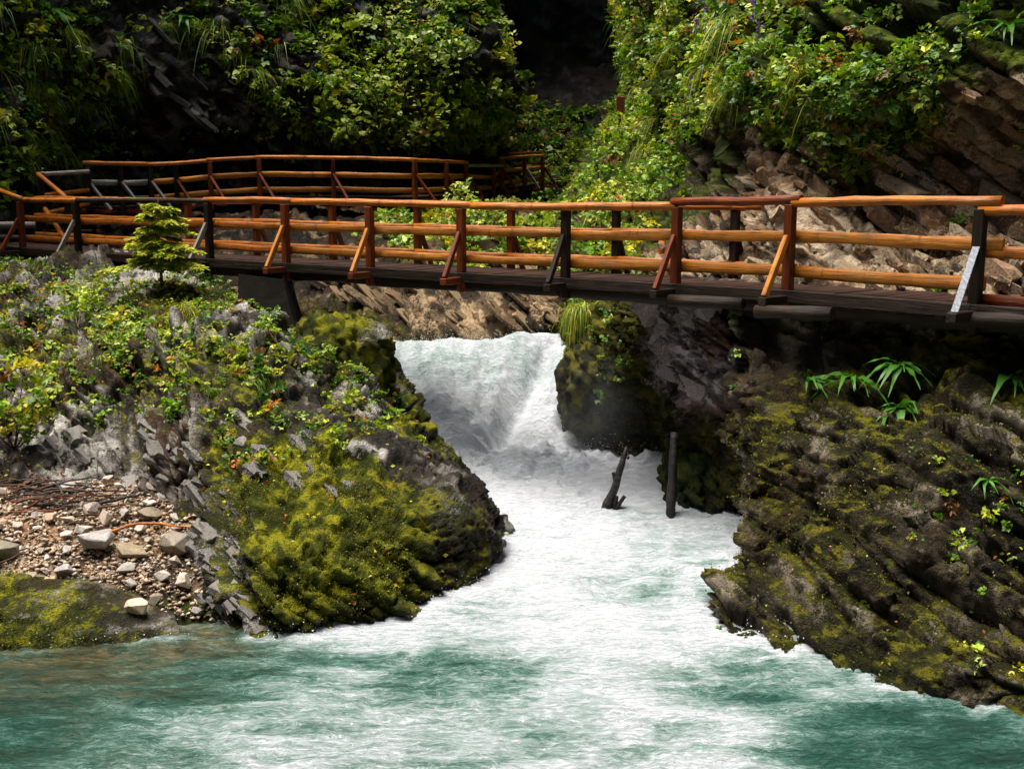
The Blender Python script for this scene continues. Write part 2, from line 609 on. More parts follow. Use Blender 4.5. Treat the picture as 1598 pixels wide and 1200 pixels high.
rock_patch('left_cliff', [
    lc(-900, (9, 15, 22, 28, 32, 35, 37, 38.5, 40, 41), [(735, 43), (745, 50), (750, 62)]),
    lc(-150, (8.5, 14, 21, 26.5, 30, 33, 34.8, 36, 37, 38), [(738, 40), (745, 48), (750, 62)]),
    lc(20, (8.5, 14, 20.5, 25.5, 28.6, 32, 33.8, 34.8, 35.8, 36.6), [(748, 38.5), (752, 47), (755, 62)]),
    lc(100, (8.5, 14, 20.3, 25, 28, 31.5, 33.2, 34.2, 35, 35.8), [(772, 37.5), (775, 47), (775, 62)]),
    lc(170, (8.5, 14, 20.1, 24.6, 27.8, 31.7, 33.2, 34, 34.8, 36.2), [(793, 39.5), (790, 47), (785, 62)]),
    lc(235, (8.5, 14, 20, 24.3, 27.6, 32.4, 33.9, 34.8, 36.2, 38.6), [(784, 42.0), (780, 48), (780, 62)]),
    lc(310, (8.5, 14, 20, 24, 27.3, 32.6, 34.0, 35.0, 36.6, 39.2), [(778, 42.5), (775, 48), (780, 62)]),
    lc(430, (8.5, 14, 20, 23.5, 26.5, 32.4, 33.8, 34.4, 35.4, 36.6), [(770, 39.4), (775, 48), (780, 62)]),
    lc(600, (8.5, 14, 20, 23.2, 26, 32, 33.8, 34.4, 35.4, 36.6), [(770, 39.4), (775, 48), (780, 62)]),
], 270, 430, M_ROCK_D, BN_L, T=0.5, L=1.3, A_big=0.9, f_big=0.22, A_str=0.75, A_crack=0.2, A_fine=0.12, seed=3, A_fac=0.35, f_fac=1.0,
    moss=lambda c: 0.12 + 0.5 * c['up'] + 0.5 * c['nz'], pale=lambda c: 0.30 * (c['hb'] > 0.72) + 0.15 * c['nz'] + 0.1,
    wet=lambda c: np.full(len(c['px']), 0.35))

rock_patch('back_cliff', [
    R_(-900, (500, 53), (700, 53), (850, 53), (1000, 53), (1200, 50)),
    R_(0, (500, 57), (700, 57), (850, 57), (1000, 57), (1200, 53)),
    R_(120, (500, 58), (700, 58), (850, 57), (1000, 57), (1200, 53)),
    R_(200, (500, 54), (700, 52), (850, 49), (1000, 50), (1200, 48)),
    R_(300, (500, 48), (700, 45), (850, 42.5), (1000, 43), (1200, 42)),
    R_(420, (500, 48), (700, 44), (850, 41), (1000, 41), (1200, 40)),
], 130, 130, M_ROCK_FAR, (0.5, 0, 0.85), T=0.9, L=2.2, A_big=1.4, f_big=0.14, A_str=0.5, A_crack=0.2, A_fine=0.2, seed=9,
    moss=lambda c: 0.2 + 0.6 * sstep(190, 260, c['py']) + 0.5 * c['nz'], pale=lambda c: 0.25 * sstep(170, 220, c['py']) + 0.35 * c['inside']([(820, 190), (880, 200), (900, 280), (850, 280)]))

WALK_SHADE = [(100, 270), (600, 270), (610, 330), (590, 400), (560, 440), (100, 470)]  # shade under the walkway, put into the rock colour through the masks
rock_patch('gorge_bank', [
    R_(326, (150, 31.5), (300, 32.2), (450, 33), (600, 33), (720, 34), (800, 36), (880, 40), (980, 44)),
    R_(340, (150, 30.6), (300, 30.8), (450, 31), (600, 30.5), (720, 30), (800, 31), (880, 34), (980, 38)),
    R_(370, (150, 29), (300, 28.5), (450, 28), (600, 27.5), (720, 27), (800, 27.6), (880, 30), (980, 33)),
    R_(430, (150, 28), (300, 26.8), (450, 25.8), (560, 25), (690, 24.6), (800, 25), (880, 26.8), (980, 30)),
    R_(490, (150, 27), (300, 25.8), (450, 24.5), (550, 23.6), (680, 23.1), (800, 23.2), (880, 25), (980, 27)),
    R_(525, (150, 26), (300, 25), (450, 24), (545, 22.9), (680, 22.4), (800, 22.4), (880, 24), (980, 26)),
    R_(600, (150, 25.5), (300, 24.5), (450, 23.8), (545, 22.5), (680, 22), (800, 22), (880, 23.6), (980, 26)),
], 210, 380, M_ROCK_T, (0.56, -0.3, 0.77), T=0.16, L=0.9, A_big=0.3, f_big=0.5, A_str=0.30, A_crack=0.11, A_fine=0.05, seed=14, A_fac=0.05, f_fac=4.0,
    moss=lambda c: 0.55 - 0.6 * c['inside'](WALK_SHADE) - 0.5 * c['inside']([(480, 430), (600, 430), (890, 430), (880, 520), (760, 530), (600, 480)]) + 0.35 * c['nz'],
    pale=lambda c: 0.7 * (c['hl'] > 0.55) - 0.15 + 0.2 * c['nz'] - 1.0 * c['inside'](WALK_SHADE), wet=lambda c: np.maximum(c['inside'](WALK_SHADE), 0) + 0.9 * sstep(500, 530, c['py'] + 0.02 * (c['px'] - 700)))

rock_patch('right_cliff', [
    R_(-900, (1010, 50), (985, 36), (1040, 30), (1170, 23.5), (1300, 20), (1450, 17.5), (1598, 16), (1850, 13), (2400, 9.5), (3800, 7)),
    R_(-150, (995, 48), (968, 34), (1040, 28), (1170, 20.8), (1300, 17.2), (1450, 15.2), (1598, 14), (1850, 12), (2400, 9), (3800, 6.5)),
    R_(50, (985, 46), (978, 32.5), (1045, 26), (1165, 19.2), (1300, 15.9), (1450, 14.5), (1598, 13.6), (1850, 11.8), (2400, 9), (3800, 6.5)),
    R_(140, (990, 45), (992, 31), (1050, 25), (1165, 18.3), (1300, 15.4), (1450, 14.3), (1598, 13.6), (1850, 11.8), (2400, 9), (3800, 6.5)),
    R_(195, (965, 44), (965, 30), (1045, 24.8), (1140, 19), (1290, 16.0), (1450, 14.9), (1598, 14.1), (1850, 12.1), (2400, 9.2), (3800, 6.6)),
    R_(250, (935, 43), (938, 29), (1035, 24.4), (1135, 20.3), (1225, 16.4), (1420, 15.4), (1598, 14.3), (1850, 12.2), (2400, 9.2), (3800, 6.6)),
    R_(320, (900, 42), (905, 27.8), (1000, 22.6), (1125, 19.3), (1195, 16.1), (1400, 15.3), (1598, 14.2), (1850, 12.2), (2400, 9.2), (3800, 6.6)),
    R_(410, (850, 40), (870, 26.4), (970, 21), (1095, 17.3), (1190, 15.6), (1400, 14.5), (1598, 13.4), (1850, 12), (2400, 9), (3800, 6.6)),
    R_(470, (870, 36), (885, 25), (965, 20.4), (1090, 17.2), (1195, 15.0), (1400, 13.7), (1598, 12.6), (1850, 11), (2400, 9), (3800, 6.6)),
    R_(640, (890, 34), (895, 24), (965, 20.4), (1090, 17.4), (1195, 15.4), (1400, 14.2), (1598, 13.1), (1850, 11.4), (2400, 9), (3800, 6.6)),
], 300, 420, M_ROCK_W, BN_R, T=0.30, L=0.5, A_big=0.45, f_big=0.4, A_str=0.42, A_crack=0.16, A_fine=0.07, seed=23, A_fac=0.11, f_fac=2.2,
    moss=lambda c: 0.16 + 0.35 * c['nz'] + 0.25 * c['up'] + 0.5 * c['inside']([(900, -900), (4000, -900), (4000, 100), (1500, 130), (1180, 190), (1100, 330), (880, 500), (800, 400)]),
    pale=lambda c: 0.35 * (c['hb'] > 0.5) + 0.25 * c['nz'] + 0.12, wet=lambda c: np.maximum(0.6 * ((c['px'] < 1172) & (c['px'] > 1030) & (c['py'] > 150)), sstep(455, 480, c['py'])))  # recess darkened; shade under the deck painted in through the wet mask

# --- rocks beside the fall, right --------------------------------------------------------------
rock_patch('channel_wall', [
    R_(440, (920, 26), (906, 21.6), (960, 19.6), (1012, 17), (1060, 15.9), (1130, 15.6), (1210, 16)),
    R_(500, (915, 25), (884, 20.9), (940, 18.7), (1006, 16.6), (1060, 15.4), (1130, 15.1), (1210, 15.5)),
    R_(580, (900, 24), (878, 20.0), (930, 18.4), (1012, 17.0), (1058, 15.4), (1130, 14.9), (1210, 15.2)),
    R_(650, (910, 23.4), (888, 19.3), (945, 18.1), (1030, 17.5), (1056, 15.9), (1130, 15.0), (1210, 15.1)),
    R_(715, (930, 22.6), (908, 18.9), (965, 18.0), (1020, 17.9), (1044, 17.0), (1095, 15.6), (1160, 15)),
    R_(755, (960, 22), (948, 18.4), (985, 18.0), (1022, 17.8), (1040, 17.0), (1095, 15.5), (1160, 14.9)),
    R_(840, (980, 21), (965, 18.3), (990, 17.8), (1025, 17.6), (1045, 16.9), (1095, 15.4), (1160, 14.8)),
], 220, 220, M_ROCK_P, (0.45, -0.3, 0.8), T=0.2, L=0.45, A_big=0.22, f_big=0.7, A_str=0.14, A_crack=0.05, A_fine=0.06, seed=31, A_fac=0.12, f_fac=3.0,
    moss=lambda c: 0.85 * c['inside']([(860, 430), (990, 450), (1000, 560), (1055, 650), (1050, 760), (860, 760)]) + 0.2 + 0.25 * c['nz'] + 0.35 * sstep(600, 680, c['py']),
    pale=lambda c: 0.5 * c['inside']([(1000, 460), (1140, 460), (1140, 640), (1060, 640), (1010, 560)]) + 0.2 * c['nz'],
    wet=lambda c: 0.75 * c['inside']([(860, 560), (1000, 560), (1055, 650), (1160, 700), (1160, 900), (860, 900)]))

rock_patch('right_bank', [
    R_(462, (1235, 18.5), (1165, 15.0), (1250, 14.5), (1400, 13.6), (1598, 12.6), (1900, 11.4), (2600, 8.5), (4000, 6)),
    R_(535, (1225, 18.5), (1156, 14.4), (1250, 13.9), (1400, 13.0), (1598, 12.1), (1900, 10.6), (2600, 8), (4000, 5.6)),
    R_(600, (1215, 18), (1152, 13.7), (1235, 13.1), (1400, 12.3), (1598, 11.5), (1900, 9.8), (2600, 7.4), (4000, 5.2)),
    R_(690, (1215, 18), (1154, 13.3), (1235, 12.4), (1400, 11.6), (1598, 10.8), (1900, 9.2), (2600, 7), (4000, 5)),
    R_(780, (1215, 18), (1156, 13.0), (1235, 12.0), (1400, 11.1), (1598, 10.4), (1900, 8.9), (2600, 6.8), (4000, 4.8)),
    R_(880, (1195, 18), (1138, 12.5), (1225, 11.5), (1400, 10.55), (1598, 9.9), (1900, 8.6), (2600, 6.6), (4000, 4.7)),
    R_(955, (1165, 18), (1108, 11.9), (1205, 11.0), (1400, 10.2), (1598, 9.55), (1900, 8.3), (2600, 6.4), (4000, 4.5)),
    R_(1030, (1180, 17), (1128, 11.2), (1215, 10.5), (1400, 9.8), (1598, 9.2), (1900, 8.1), (2600, 6.2), (4000, 4.4)),
    R_(1110, (1190, 16), (1150, 10.8), (1245, 10.1), (1400, 9.5), (1598, 9.0), (1900, 7.9), (2600, 6.1), (4000, 4.3)),
    R_(1300, (1190, 16), (1150, 10.7), (1245, 10.0), (1400, 9.4), (1598, 8.9), (1900, 7.8), (2600, 6), (4000, 4.2)),
], 340, 420, M_ROCK_R, (0.34, 0.0, 0.94), T=0.34, L=0.8, A_big=0.3, f_big=0.7, A_str=0.24, A_crack=0.11, A_fine=0.06, seed=37, A_fac=0.13, f_fac=2.2,
    moss=lambda c: 0.30 + 0.3 * c['up'] - 0.45 * c['nz'] + 0.15 * sstep(850, 1000, c['py']),
    pale=lambda c: 0.24 * (c['hb'] > 0.65) + 0.22 * c['nz'] + 0.02 + 0.34 * c['inside']([(1140, 700), (1240, 700), (1250, 900), (1140, 960)]) * (c['nz'] > -0.2),
    wet=lambda c: np.maximum(0.9 * sstep(0.55, 0.1, c['p'][:, 2]), 0.25))


def downstream():
    """the gorge goes on behind the viewer: unseen closed wall, added to block sky fill"""
    th = np.linspace(math.radians(150), math.radians(390), 110)
    zz = np.linspace(-1, 17, 46)
    A, Z = np.meshgrid(th, zz)
    r = 15 + 0.35 * Z
    p = np.stack([1.05 * r * np.cos(A), 4 + 0.95 * r * np.sin(A), Z], -1).reshape(-1, 3)
    n = unit(np.stack([-np.cos(A), -np.sin(A), 0.3 + 0 * A], -1).reshape(-1, 3))
    p = p + n * (1.6 * fbm(p, 0.25, 4, 201) + 0.5 * facets(p, 0.8, 205))[:, None]
    nv, nu = A.shape
    idx = np.arange(nv * nu).reshape(nv, nu)
    F = np.stack([idx[:-1, :-1], idx[1:, :-1], idx[1:, 1:], idx[:-1, 1:]], -1).reshape(-1, 4)
    nz = fbm(p, 0.6, 4, 207)
    mk = np.stack([0.6 + 0.4 * nz, 0.15 + 0 * nz, 0.2 + 0 * nz], 1)
    gr = np.stack([0.5 + 0.6 * nz, 0.5 + 0.3 * nz, 0.5 + 0.6 * fbm(p, 2, 4, 209)], 1)
    o = link('downstream_sky_block', make_mesh('downstream_sky_block', p, F, {'mask': mk, 'grain': gr}, M_ROCK_D))
    tag(o, None, None, None, 'structure')


downstream()  # added behind the view: cuts frontal sky fill, darkens water reflections

# --- left bank ---------------------------------------------------------------------------------
rock_patch('left_bank', [
    [(-2600, 380, 9), (-900, 400, 17), (-300, 400, 24), (-80, 405, 24), (100, 415, 23), (230, 422, 22), (340, 440, 20.4), (450, 515, 19.0), (520, 500, 19.4), (570, 510, 20), (600, 560, 21), (600, 600, 22)],
    [(-2600, 420, 8.6), (-900, 450, 15.5), (-300, 470, 19), (-80, 470, 19), (100, 447, 19), (230, 442, 18.2), (340, 478, 17.4), (450, 538, 16.8), (525, 550, 16.9), (575, 570, 17.4), (600, 595, 18.6), (595, 610, 21)],
    [(-2600, 520, 8.2), (-900, 540, 14), (-300, 560, 16), (-80, 560, 16), (80, 560, 16), (210, 540, 16), (330, 530, 15.7), (440, 558, 15.2), (540, 595, 15.4), (602, 615, 16.1), (612, 625, 17.6), (605, 640, 20)],
    [(-2600, 680, 7.8), (-900, 680, 12.6), (-300, 680, 14.2), (-80, 680, 14.2), (70, 670, 14.5), (190, 640, 14.6), (310, 610, 14.6), (440, 620, 14.2), (550, 645, 14.3), (635, 662, 15.0), (655, 675, 16.8), (640, 690, 19)],
    [(-2600, 780, 7.6), (-900, 780, 12), (-300, 760, 13.4), (-80, 755, 13.4), (80, 742, 13.6), (190, 735, 13.6), (290, 700, 13.5), (420, 690, 13.2), (560, 702, 13.3), (685, 718, 14.1), (712, 730, 16), (690, 740, 18)],
    [(-2600, 820, 7.4), (-900, 820, 11.8), (-300, 790, 13.2), (-80, 785, 13.2), (80, 775, 13.2), (190, 780, 13.2), (310, 785, 12.9), (410, 755, 12.4), (570, 765, 12.6), (735, 768, 13.4), (755, 780, 15.4), (720, 790, 17)],
    [(-2600, 920, 7.2), (-900, 920, 11.2), (-300, 900, 12), (-80, 880, 12.2), (80, 860, 12.4), (200, 860, 12.4), (308, 850, 12.2), (400, 835, 11.6), (580, 835, 11.9), (762, 828, 12.9), (780, 835, 14.8), (740, 850, 16.5)],
    [(-2600, 1000, 7.0), (-900, 1000, 10.8), (-300, 980, 11.3), (-80, 960, 11.6), (80, 940, 11.9), (200, 940, 11.9), (315, 920, 11.7), (410, 925, 11.1), (590, 905, 11.6), (750, 885, 12.6), (765, 880, 14.5), (740, 890, 16.5)],
    [(-2600, 1100, 6.8), (-900, 1100, 10), (-300, 1080, 10.6), (-80, 1050, 11), (80, 1010, 11.4), (200, 1000, 11.4), (345, 990, 11.2), (430, 995, 10.9), (590, 965, 11.4), (735, 935, 12.3), (752, 920, 14.3), (735, 920, 16.5)],
    [(-2600, 1200, 6.8), (-900, 1200, 10), (-300, 1180, 10.6), (-80, 1130, 11), (80, 1100, 11.2), (200, 1080, 11.2), (350, 1060, 11.0), (430, 1060, 10.8), (590, 1030, 11.3), (735, 1000, 12.2), (752, 980, 14.2), (735, 980, 16.5)],
], 380, 460, M_ROCK_L, BN_L, T=0.15, L=0.36, A_big=0.22, f_big=0.6, A_str=0.38, A_crack=0.11, A_fine=0.05, seed=47, A_fac=0.10, f_fac=3.0, damp=lambda px, py: 1 - 0.4 * sstep(400, 480, px) * sstep(690, 760, py),
    moss=lambda c: 0.26 + 0.48 * c['inside']([(330, 770), (450, 680), (580, 720), (640, 800), (660, 930), (540, 990), (420, 980), (400, 860)]) + 0.25 * c['up'] + 0.45 * c['nz'],
    pale=lambda c: 0.12 - 0.5 * c['inside']([(-160, 380), (330, 400), (340, 500), (200, 620), (-160, 650)]) + 0.55 * (c['hb'] - 0.5) + 0.25 * c['nz'] - 0.5 * sstep(560, 720, c['px']) * sstep(600, 760, c['py'])  # less pale below the left landing: its shade and litter put into the colour
    + 0.25 * c['inside']([(60, 660), (320, 640), (330, 780), (120, 780)]) + 0.3 * c['inside']([(290, 820), (370, 820), (430, 990), (330, 980)]),
    wet=lambda c: np.maximum(0.95 * sstep(560, 730, c['px']) * sstep(640, 760, c['py']), 0.9 * sstep(0.4, 0.05, c['p'][:, 2])))

rock_patch('gravel_bar', [
    [(-2600, 850, 7.6), (-900, 830, 11.8), (-350, 752, 13.9), (-80, 748, 13.9), (80, 742, 13.9), (200, 748, 13.8), (320, 790, 13.3)],
    [(-2600, 900, 7.4), (-900, 860, 11.5), (-350, 790, 13.0), (-80, 785, 13.0), (80, 780, 13.0), (200, 785, 13.0), (330, 815, 12.8)],
    [(-2600, 960, 7.2), (-900, 910, 11.0), (-350, 850, 12.0), (-80, 845, 12.1), (80, 840, 12.2), (200, 845, 12.2), (330, 860, 12.2)],
    [(-2600, 1010, 7.0), (-900, 960, 10.6), (-350, 900, 11.35), (-80, 895, 11.4), (80, 895, 11.5), (200, 905, 11.5), (340, 920, 11.6)],
    [(-2600, 1080, 6.8), (-900, 1040, 10.0), (-350, 980, 10.9), (-80, 970, 11.0), (80, 965, 11.1), (200, 970, 11.1), (360, 985, 11.2)],
    [(-2600, 1180, 6.6), (-900, 1140, 9.6), (-350, 1060, 10.4), (-80, 1045, 10.5), (80, 1040, 10.6), (200, 1030, 10.7), (380, 1020, 10.9)],
], 90, 200, M_ROCK_W, (0.2, 0, 1), T=0.3, L=0.5, A_big=0.05, f_big=1.0, A_str=0.02, A_crack=0.01, A_fine=0.02, seed=53,
    pale=lambda c: np.full(len(c['px']), 0.35), moss=lambda c: 0.7 * sstep(885, 925, c['py'] + 25 * c['nz'] - 0.1 * (c['px'] - 100)) + 0.0, wet=lambda c: 0.9 * sstep(0.25, 0.0, c['p'][:, 2]))

rock_patch('mossy_slab', [
    [(-900, 905, 11.6), (-350, 895, 11.5), (-80, 890, 11.5), (80, 892, 11.5), (170, 905, 11.5), (262, 940, 11.45)],
    [(-900, 920, 11.1), (-350, 908, 11.15), (-80, 900, 11.2), (80, 905, 11.2), (175, 920, 11.25), (270, 952, 11.3)],
    [(-900, 960, 10.7), (-350, 950, 10.75), (-80, 945, 10.8), (80, 945, 10.9), (180, 955, 10.95), (275, 970, 11.05)],
    [(-900, 1015, 10.4), (-350, 1010, 10.45), (-80, 1005, 10.5), (80, 1000, 10.6), (180, 995, 10.7), (280, 990, 10.85)],
    [(-900, 1080, 10.2), (-350, 1070, 10.2), (-80, 1065, 10.25), (80, 1055, 10.4), (180, 1045, 10.5), (280, 1030, 10.7)],
], 90, 220, M_ROCK_L, (0.1, -0.1, 1), T=0.2, L=0.6, A_big=0.07, f_big=1.2, A_str=0.05, A_crack=0.03, A_fine=0.03, seed=59,
    moss=lambda c: 0.62 + 0.4 * c['nz'], pale=lambda c: 0.35 + 0.3 * c['nz'], wet=lambda c: 0.9 * sstep(0.3, 0.02, c['p'][:, 2]))

# ------------------------------------------------------------------ the river
def idw(x, y, pts, power=2.6):
    num = np.zeros_like(x)
    den = np.zeros_like(x)
    for (a, b, v) in pts:
        w = 1.0 / (((x - a) ** 2 + ((y - b) * 0.8) ** 2) ** (power / 2) + 0.02)
        num += w * v
        den += w
    return num / den


def river():
    # grid in plan, finer where the picture looks closely
    ys = np.concatenate([np.linspace(-6, 7.5, 18), np.linspace(7.6, 13, 250), np.linspace(13.02, 18, 160), np.linspace(18.02, 21.4, 140), np.linspace(21.45, 27, 30)])
    xs = np.concatenate([np.linspace(-22, -7.5, 24), np.linspace(-7.45, 7.45, 410), np.linspace(7.5, 20, 20)])
    X, Y = np.meshgrid(xs, ys)
    x, y = X.ravel(), Y.ravel()
    p = np.stack([x, y, np.zeros_like(x)], 1)
    # bed profile: pool, rapids, chute, upper pool
    crest = 20.7 + 0.25 * np.sin(x * 1.3) + 0.15 * fbm(p, 0.8, 2, 5)
    foot = 18.0 + 0.35 * np.sin(x * 1.1 + 0.5)
    t = np.clip((y - foot) / (crest - foot), 0, 1)
    prof = t * t * (3 - 2 * t)
    lobe = np.exp(-((x + 1.1) / 1.0) ** 2)
    z = 0.02 + 0.22 * sstep(12.5, 18.0, y) + (1.55 + 0.10 * sstep(-1, 1, x)) * ((0.5 * t + 0.5 * prof) * (1 - lobe) + lobe * np.sqrt(np.clip(t, 0, 1)) ** 1.15)
    # the two tongues of the fall with a crease between them, and the boil at the foot
    fall = sstep(17.6, 18.6, y) * (1 - sstep(20.6, 21.3, y))
    crease = np.exp(-((x - (-0.12 + 0.42 * (y - 18.6))) / 0.24) ** 2)
    z += fall * (0.06 * np.exp(-((x + 1.0) / 0.9) ** 2) - 0.36 * crease + 0.12 * np.exp(-((x - 0.75) / 0.45) ** 2))
    z += 0.22 * np.exp(-((y - crest - 0.1) / 0.4) ** 2) * (0.35 + 0.65 * sstep(-0.6, 0.8, x)) * (0.6 + 0.6 * fbm(p, 2.0, 3, 8))
    z -= 0.30 * sstep(21.2, 22.0, y)
    boil = np.exp(-((y - 17.5) / 0.9) ** 2) * (np.abs(x - 0.4) < 3)
    rap = sstep(10.6, 13.0, y) * (1 - sstep(18.5, 20.5, y))
    pool = 1 - sstep(10.8, 13, y)
    q = np.stack([x * 0.8, y * 1.2, z * 0.5], 1)
    warp = 0.5 * np.stack([fbm(q, 0.7, 3, 61), fbm(q, 0.7, 3, 67), 0 * x], 1)
    qw = q + warp
    z += pool * (0.045 * fbm(qw, 1.2, 3, 70) + 0.034 * fbm(qw, 4.2, 4, 71, 0.62, True))
    z += rap * (0.10 * fbm(qw, 0.9, 3, 73) + 0.055 * fbm(qw, 3.2, 4, 74, 0.6, True))
    z += boil * (0.18 * fbm(qw, 1.6, 4, 77, 0.6, True))
    fl = np.stack([x * 3.2 + 0.8 * warp[:, 0], (y + z) * 0.9, z * 0], 1)
    z += fall * (0.10 * fbm(fl, 1.3, 5, 79, 0.62) + 0.03 * fbm(qw, 3.5, 3, 80, 0.6))
    bil = np.abs(fbm(np.stack([x * 1.0 + warp[:, 0], y * 0.8 + warp[:, 1], z * 0.6], 1), 3.0, 3, 83, 0.55))
    z += fall * 0.07 * bil + boil * 0.2 * bil
    z += sstep(20.8, 21.5, y) * 0.06 * fbm(qw, 2.2, 3, 81)
    FP = [(100, 1030, .03), (50, 1100, .08), (300, 1050, .12), (250, 1150, .36), (450, 1020, .25), (500, 1100, .45), (600, 1170, .62), (640, 1045, .22), (720, 1050, .2), (790, 1050, .3),
          (640, 985, .82), (850, 985, .95), (1000, 1000, .92), (1000, 1100, .74), (850, 1150, .6), (740, 1105, .45), (1100, 1150, .68), (1200, 1100, .25), (1300, 1150, .12), (1500, 1170, .05), (1160, 1050, .4),
          (1110, 905, .6), (1040, 915, .42), (960, 925, .7), (900, 850, .97), (800, 800, 1), (950, 770, 1), (1100, 850, .75), (560, 975, .85), (400, 998, .2), (200, 1180, .3), (50, 1180, .12), (900, 1040, .78),
          (960, 960, .95), (850, 930, .95), (1080, 990, .9), (60, 985, .03), (1120, 1100, .6), (400, 1160, .55)]
    W = [(*PZ(a, b, 0.05)[:2], v) for a, b, v in FP]
    foam = idw(x, y, W)
    wf = [(-1.0, 19.4, .62), (-1.5, 19.9, .66), (-.5, 19.9, .7), (.55, 20.2, .7), (0.1, 19.2, .95), (0.8, 19.6, .9), (0.2, 20.5, .72), (-1, 20.9, .85), (0.8, 21.0, 1), (-1.9, 18.8, .88), (-.6, 18.5, 1), (.6, 18.3, 1), (-2, 22, .7), (0, 22, .8), (0.4, 17.6, 1), (-1, 17.8, 1)]
    foam = np.where(y > 17.7, idw(x, y, wf) * sstep(17.7, 18.2, y) + foam * (1 - sstep(17.7, 18.2, y)), foam)
    # streaks dragged along the current, curling in the pool
    sw = np.stack([x * 0.75 + 0.9 * warp[:, 0], y * 2.6 + 1.6 * warp[:, 1], 0 * x], 1)
    st = fbm(sw, 1.6, 5, 91, 0.62, True)
    st2 = fbm(qw, 2.4, 4, 95, 0.6)
    stf = fbm(fl, 1.6, 5, 97, 0.62)
    k = np.where(y > 17.9, 0.55 * stf + 0.25 * st2, 0.62 * st + 0.3 * st2 - 0.08)
    foam2 = np.clip(foam + k * (0.16 + 0.55 * (1 - np.abs(2 * np.clip(foam, 0, 1) - 1))), 0, 1)
    from mathutils import kdtree
    rk = np.concatenate([SURF[k]['p'] for k in ('left_bank', 'right_bank', 'channel_wall', 'mossy_slab')])
    rk = rk[(np.abs(rk[:, 2] - 0.08) < 0.14) & (rk[:, 1] < 18.5)][::3]
    kd = kdtree.KDTree(len(rk))
    for i_, v_ in enumerate(rk):
        kd.insert((v_[0], v_[1], 0), i_)
    kd.balance()
    dist = np.full(len(x), 9.0)
    for i_ in np.nonzero((np.abs(x) < 7.4) & (y > 8) & (y < 18.3))[0]:
        dist[i_] = kd.find((x[i_], y[i_], 0))[2]
    edge = np.exp(-(dist / 0.16) ** 1.2) * sstep(0.0, 0.45, fbm(p, 2.6, 3, 131) + 0.25 * sstep(9.5, 12.5, y))
    foam2 = np.clip(foam2 + 0.4 * edge, 0, 1)
    depth = [(*PZ(a, b, 0)[:2], v) for a, b, v in [(60, 1020, .75), (180, 1005, .9), (280, 1000, 1), (200, 1040, .45), (380, 1000, .6), (60, 1060, .3), (300, 1060, .2), (500, 1050, 0), (250, 1120, .05), (600, 1000, 0), (-200, 1030, .6), (20, 1150, .0), (800, 1100, 0), (1300, 1100, 0), (1000, 900, 0), (450, 1100, 0)]]
    shallow = np.clip(1.5 * idw(x, y, depth) * (0.8 + 0.5 * fbm(p, 1.6, 3, 99)), 0, 1) * (y < 12.5)
    V = np.stack([x, y, z], 1)
    ny, nx = X.shape
    idx = np.arange(ny * nx).reshape(ny, nx)
    F = np.stack([idx[:-1, :-1], idx[:-1, 1:], idx[1:, 1:], idx[1:, :-1]], -1).reshape(-1, 4)
    t = NT('river_water')
    co = t.n('ShaderNodeTexCoord').outputs['Object']
    at = t.n('ShaderNodeAttribute', attribute_name='water')
    sp = t.n('ShaderNodeSeparateColor')
    t.l(at.outputs['Color'], sp.inputs[0])
    mp = t.n('ShaderNodeMapping')
    mp.inputs['Scale'].default_value = (1.0, 2.6, 1.0)
    t.l(co, mp.inputs[0])
    f1 = t.noise(mp.outputs[0], 8.0, 6, 0.70, 1.3)
    f2 = t.noise(mp.outputs[0], 3.0, 3, 0.6, 0.8)
    fo = t.math('ADD', sp.outputs[0], t.math('MULTIPLY', t.math('SUBTRACT', f1, 0.5), 0.6), True)
    fw = t.noise(mp.outputs[0], 2.2, 5, 0.62, 2.2)
    rdg = t.mapr(t.math('ABSOLUTE', t.math('SUBTRACT', fw, 0.5)), 0.0, 0.045, 1.0, 0.0)
    fo = t.math('ADD', fo, t.math('MULTIPLY', rdg, t.mapr(sp.outputs[0], 0.05, 0.4, 0.08, 0.2)), True)
    col = t.ramp(fo, [(0.0, (0.007, 0.034, 0.025)), (0.2, (0.018, 0.075, 0.057)), (0.42, (0.085, 0.18, 0.15)), (0.66, (0.29, 0.37, 0.36)), (0.95, (0.55, 0.572, 0.62))])
    bedc = t.ramp(f2, [(0.35, (0.03, 0.026, 0.01)), (0.5, (0.085, 0.066, 0.026)), (0.66, (0.20, 0.15, 0.075))])
    col = t.mix(t.math('MULTIPLY', sp.outputs[1], t.math('SUBTRACT', 1.0, fo)), col, bedc)
    t.l(col, t.b.inputs['Base Color'])
    t.l(t.mapr(fo, 0.2, 0.8, 0.06, 0.7), t.b.inputs['Roughness'])
    t.b.inputs['IOR'].default_value = 1.33
    n1 = t.bump(f1, 1.0, 0.07)
    t.l(n1, t.b.inputs['Normal'])
    SURF['river'] = dict(p=V, foam=foam2, fall=fall, boil=boil, edge=edge, rap=rap)
    me = make_mesh('river', V, F, {'water': np.stack([foam2, shallow, 0 * x], 1)}, t.m, True)
    tag(link('river', me), None, None, None, 'structure')


river()

# ------------------------------------------------------------------ timber pieces


def beam_mesh(name, L, w, h, mat, bev=0.006, cut=0.0):
    """squared timber along local x, from 0 to L"""
    bm = bmesh.new()
    bmesh.ops.create_cube(bm, size=1.0)
    for v in bm.verts:
        v.co = Vector(((v.co.x + 0.5) * L, v.co.y * w, v.co.z * h))
    if bev:
        bmesh.ops.bevel(bm, geom=list(bm.edges), offset=min(bev, w * 0.3, h * 0.3), segments=1, affect='EDGES')
    me = bpy.data.meshes.new(name)
    bm.to_mesh(me)
    bm.free()
    me.materials.append(mat)
    return me


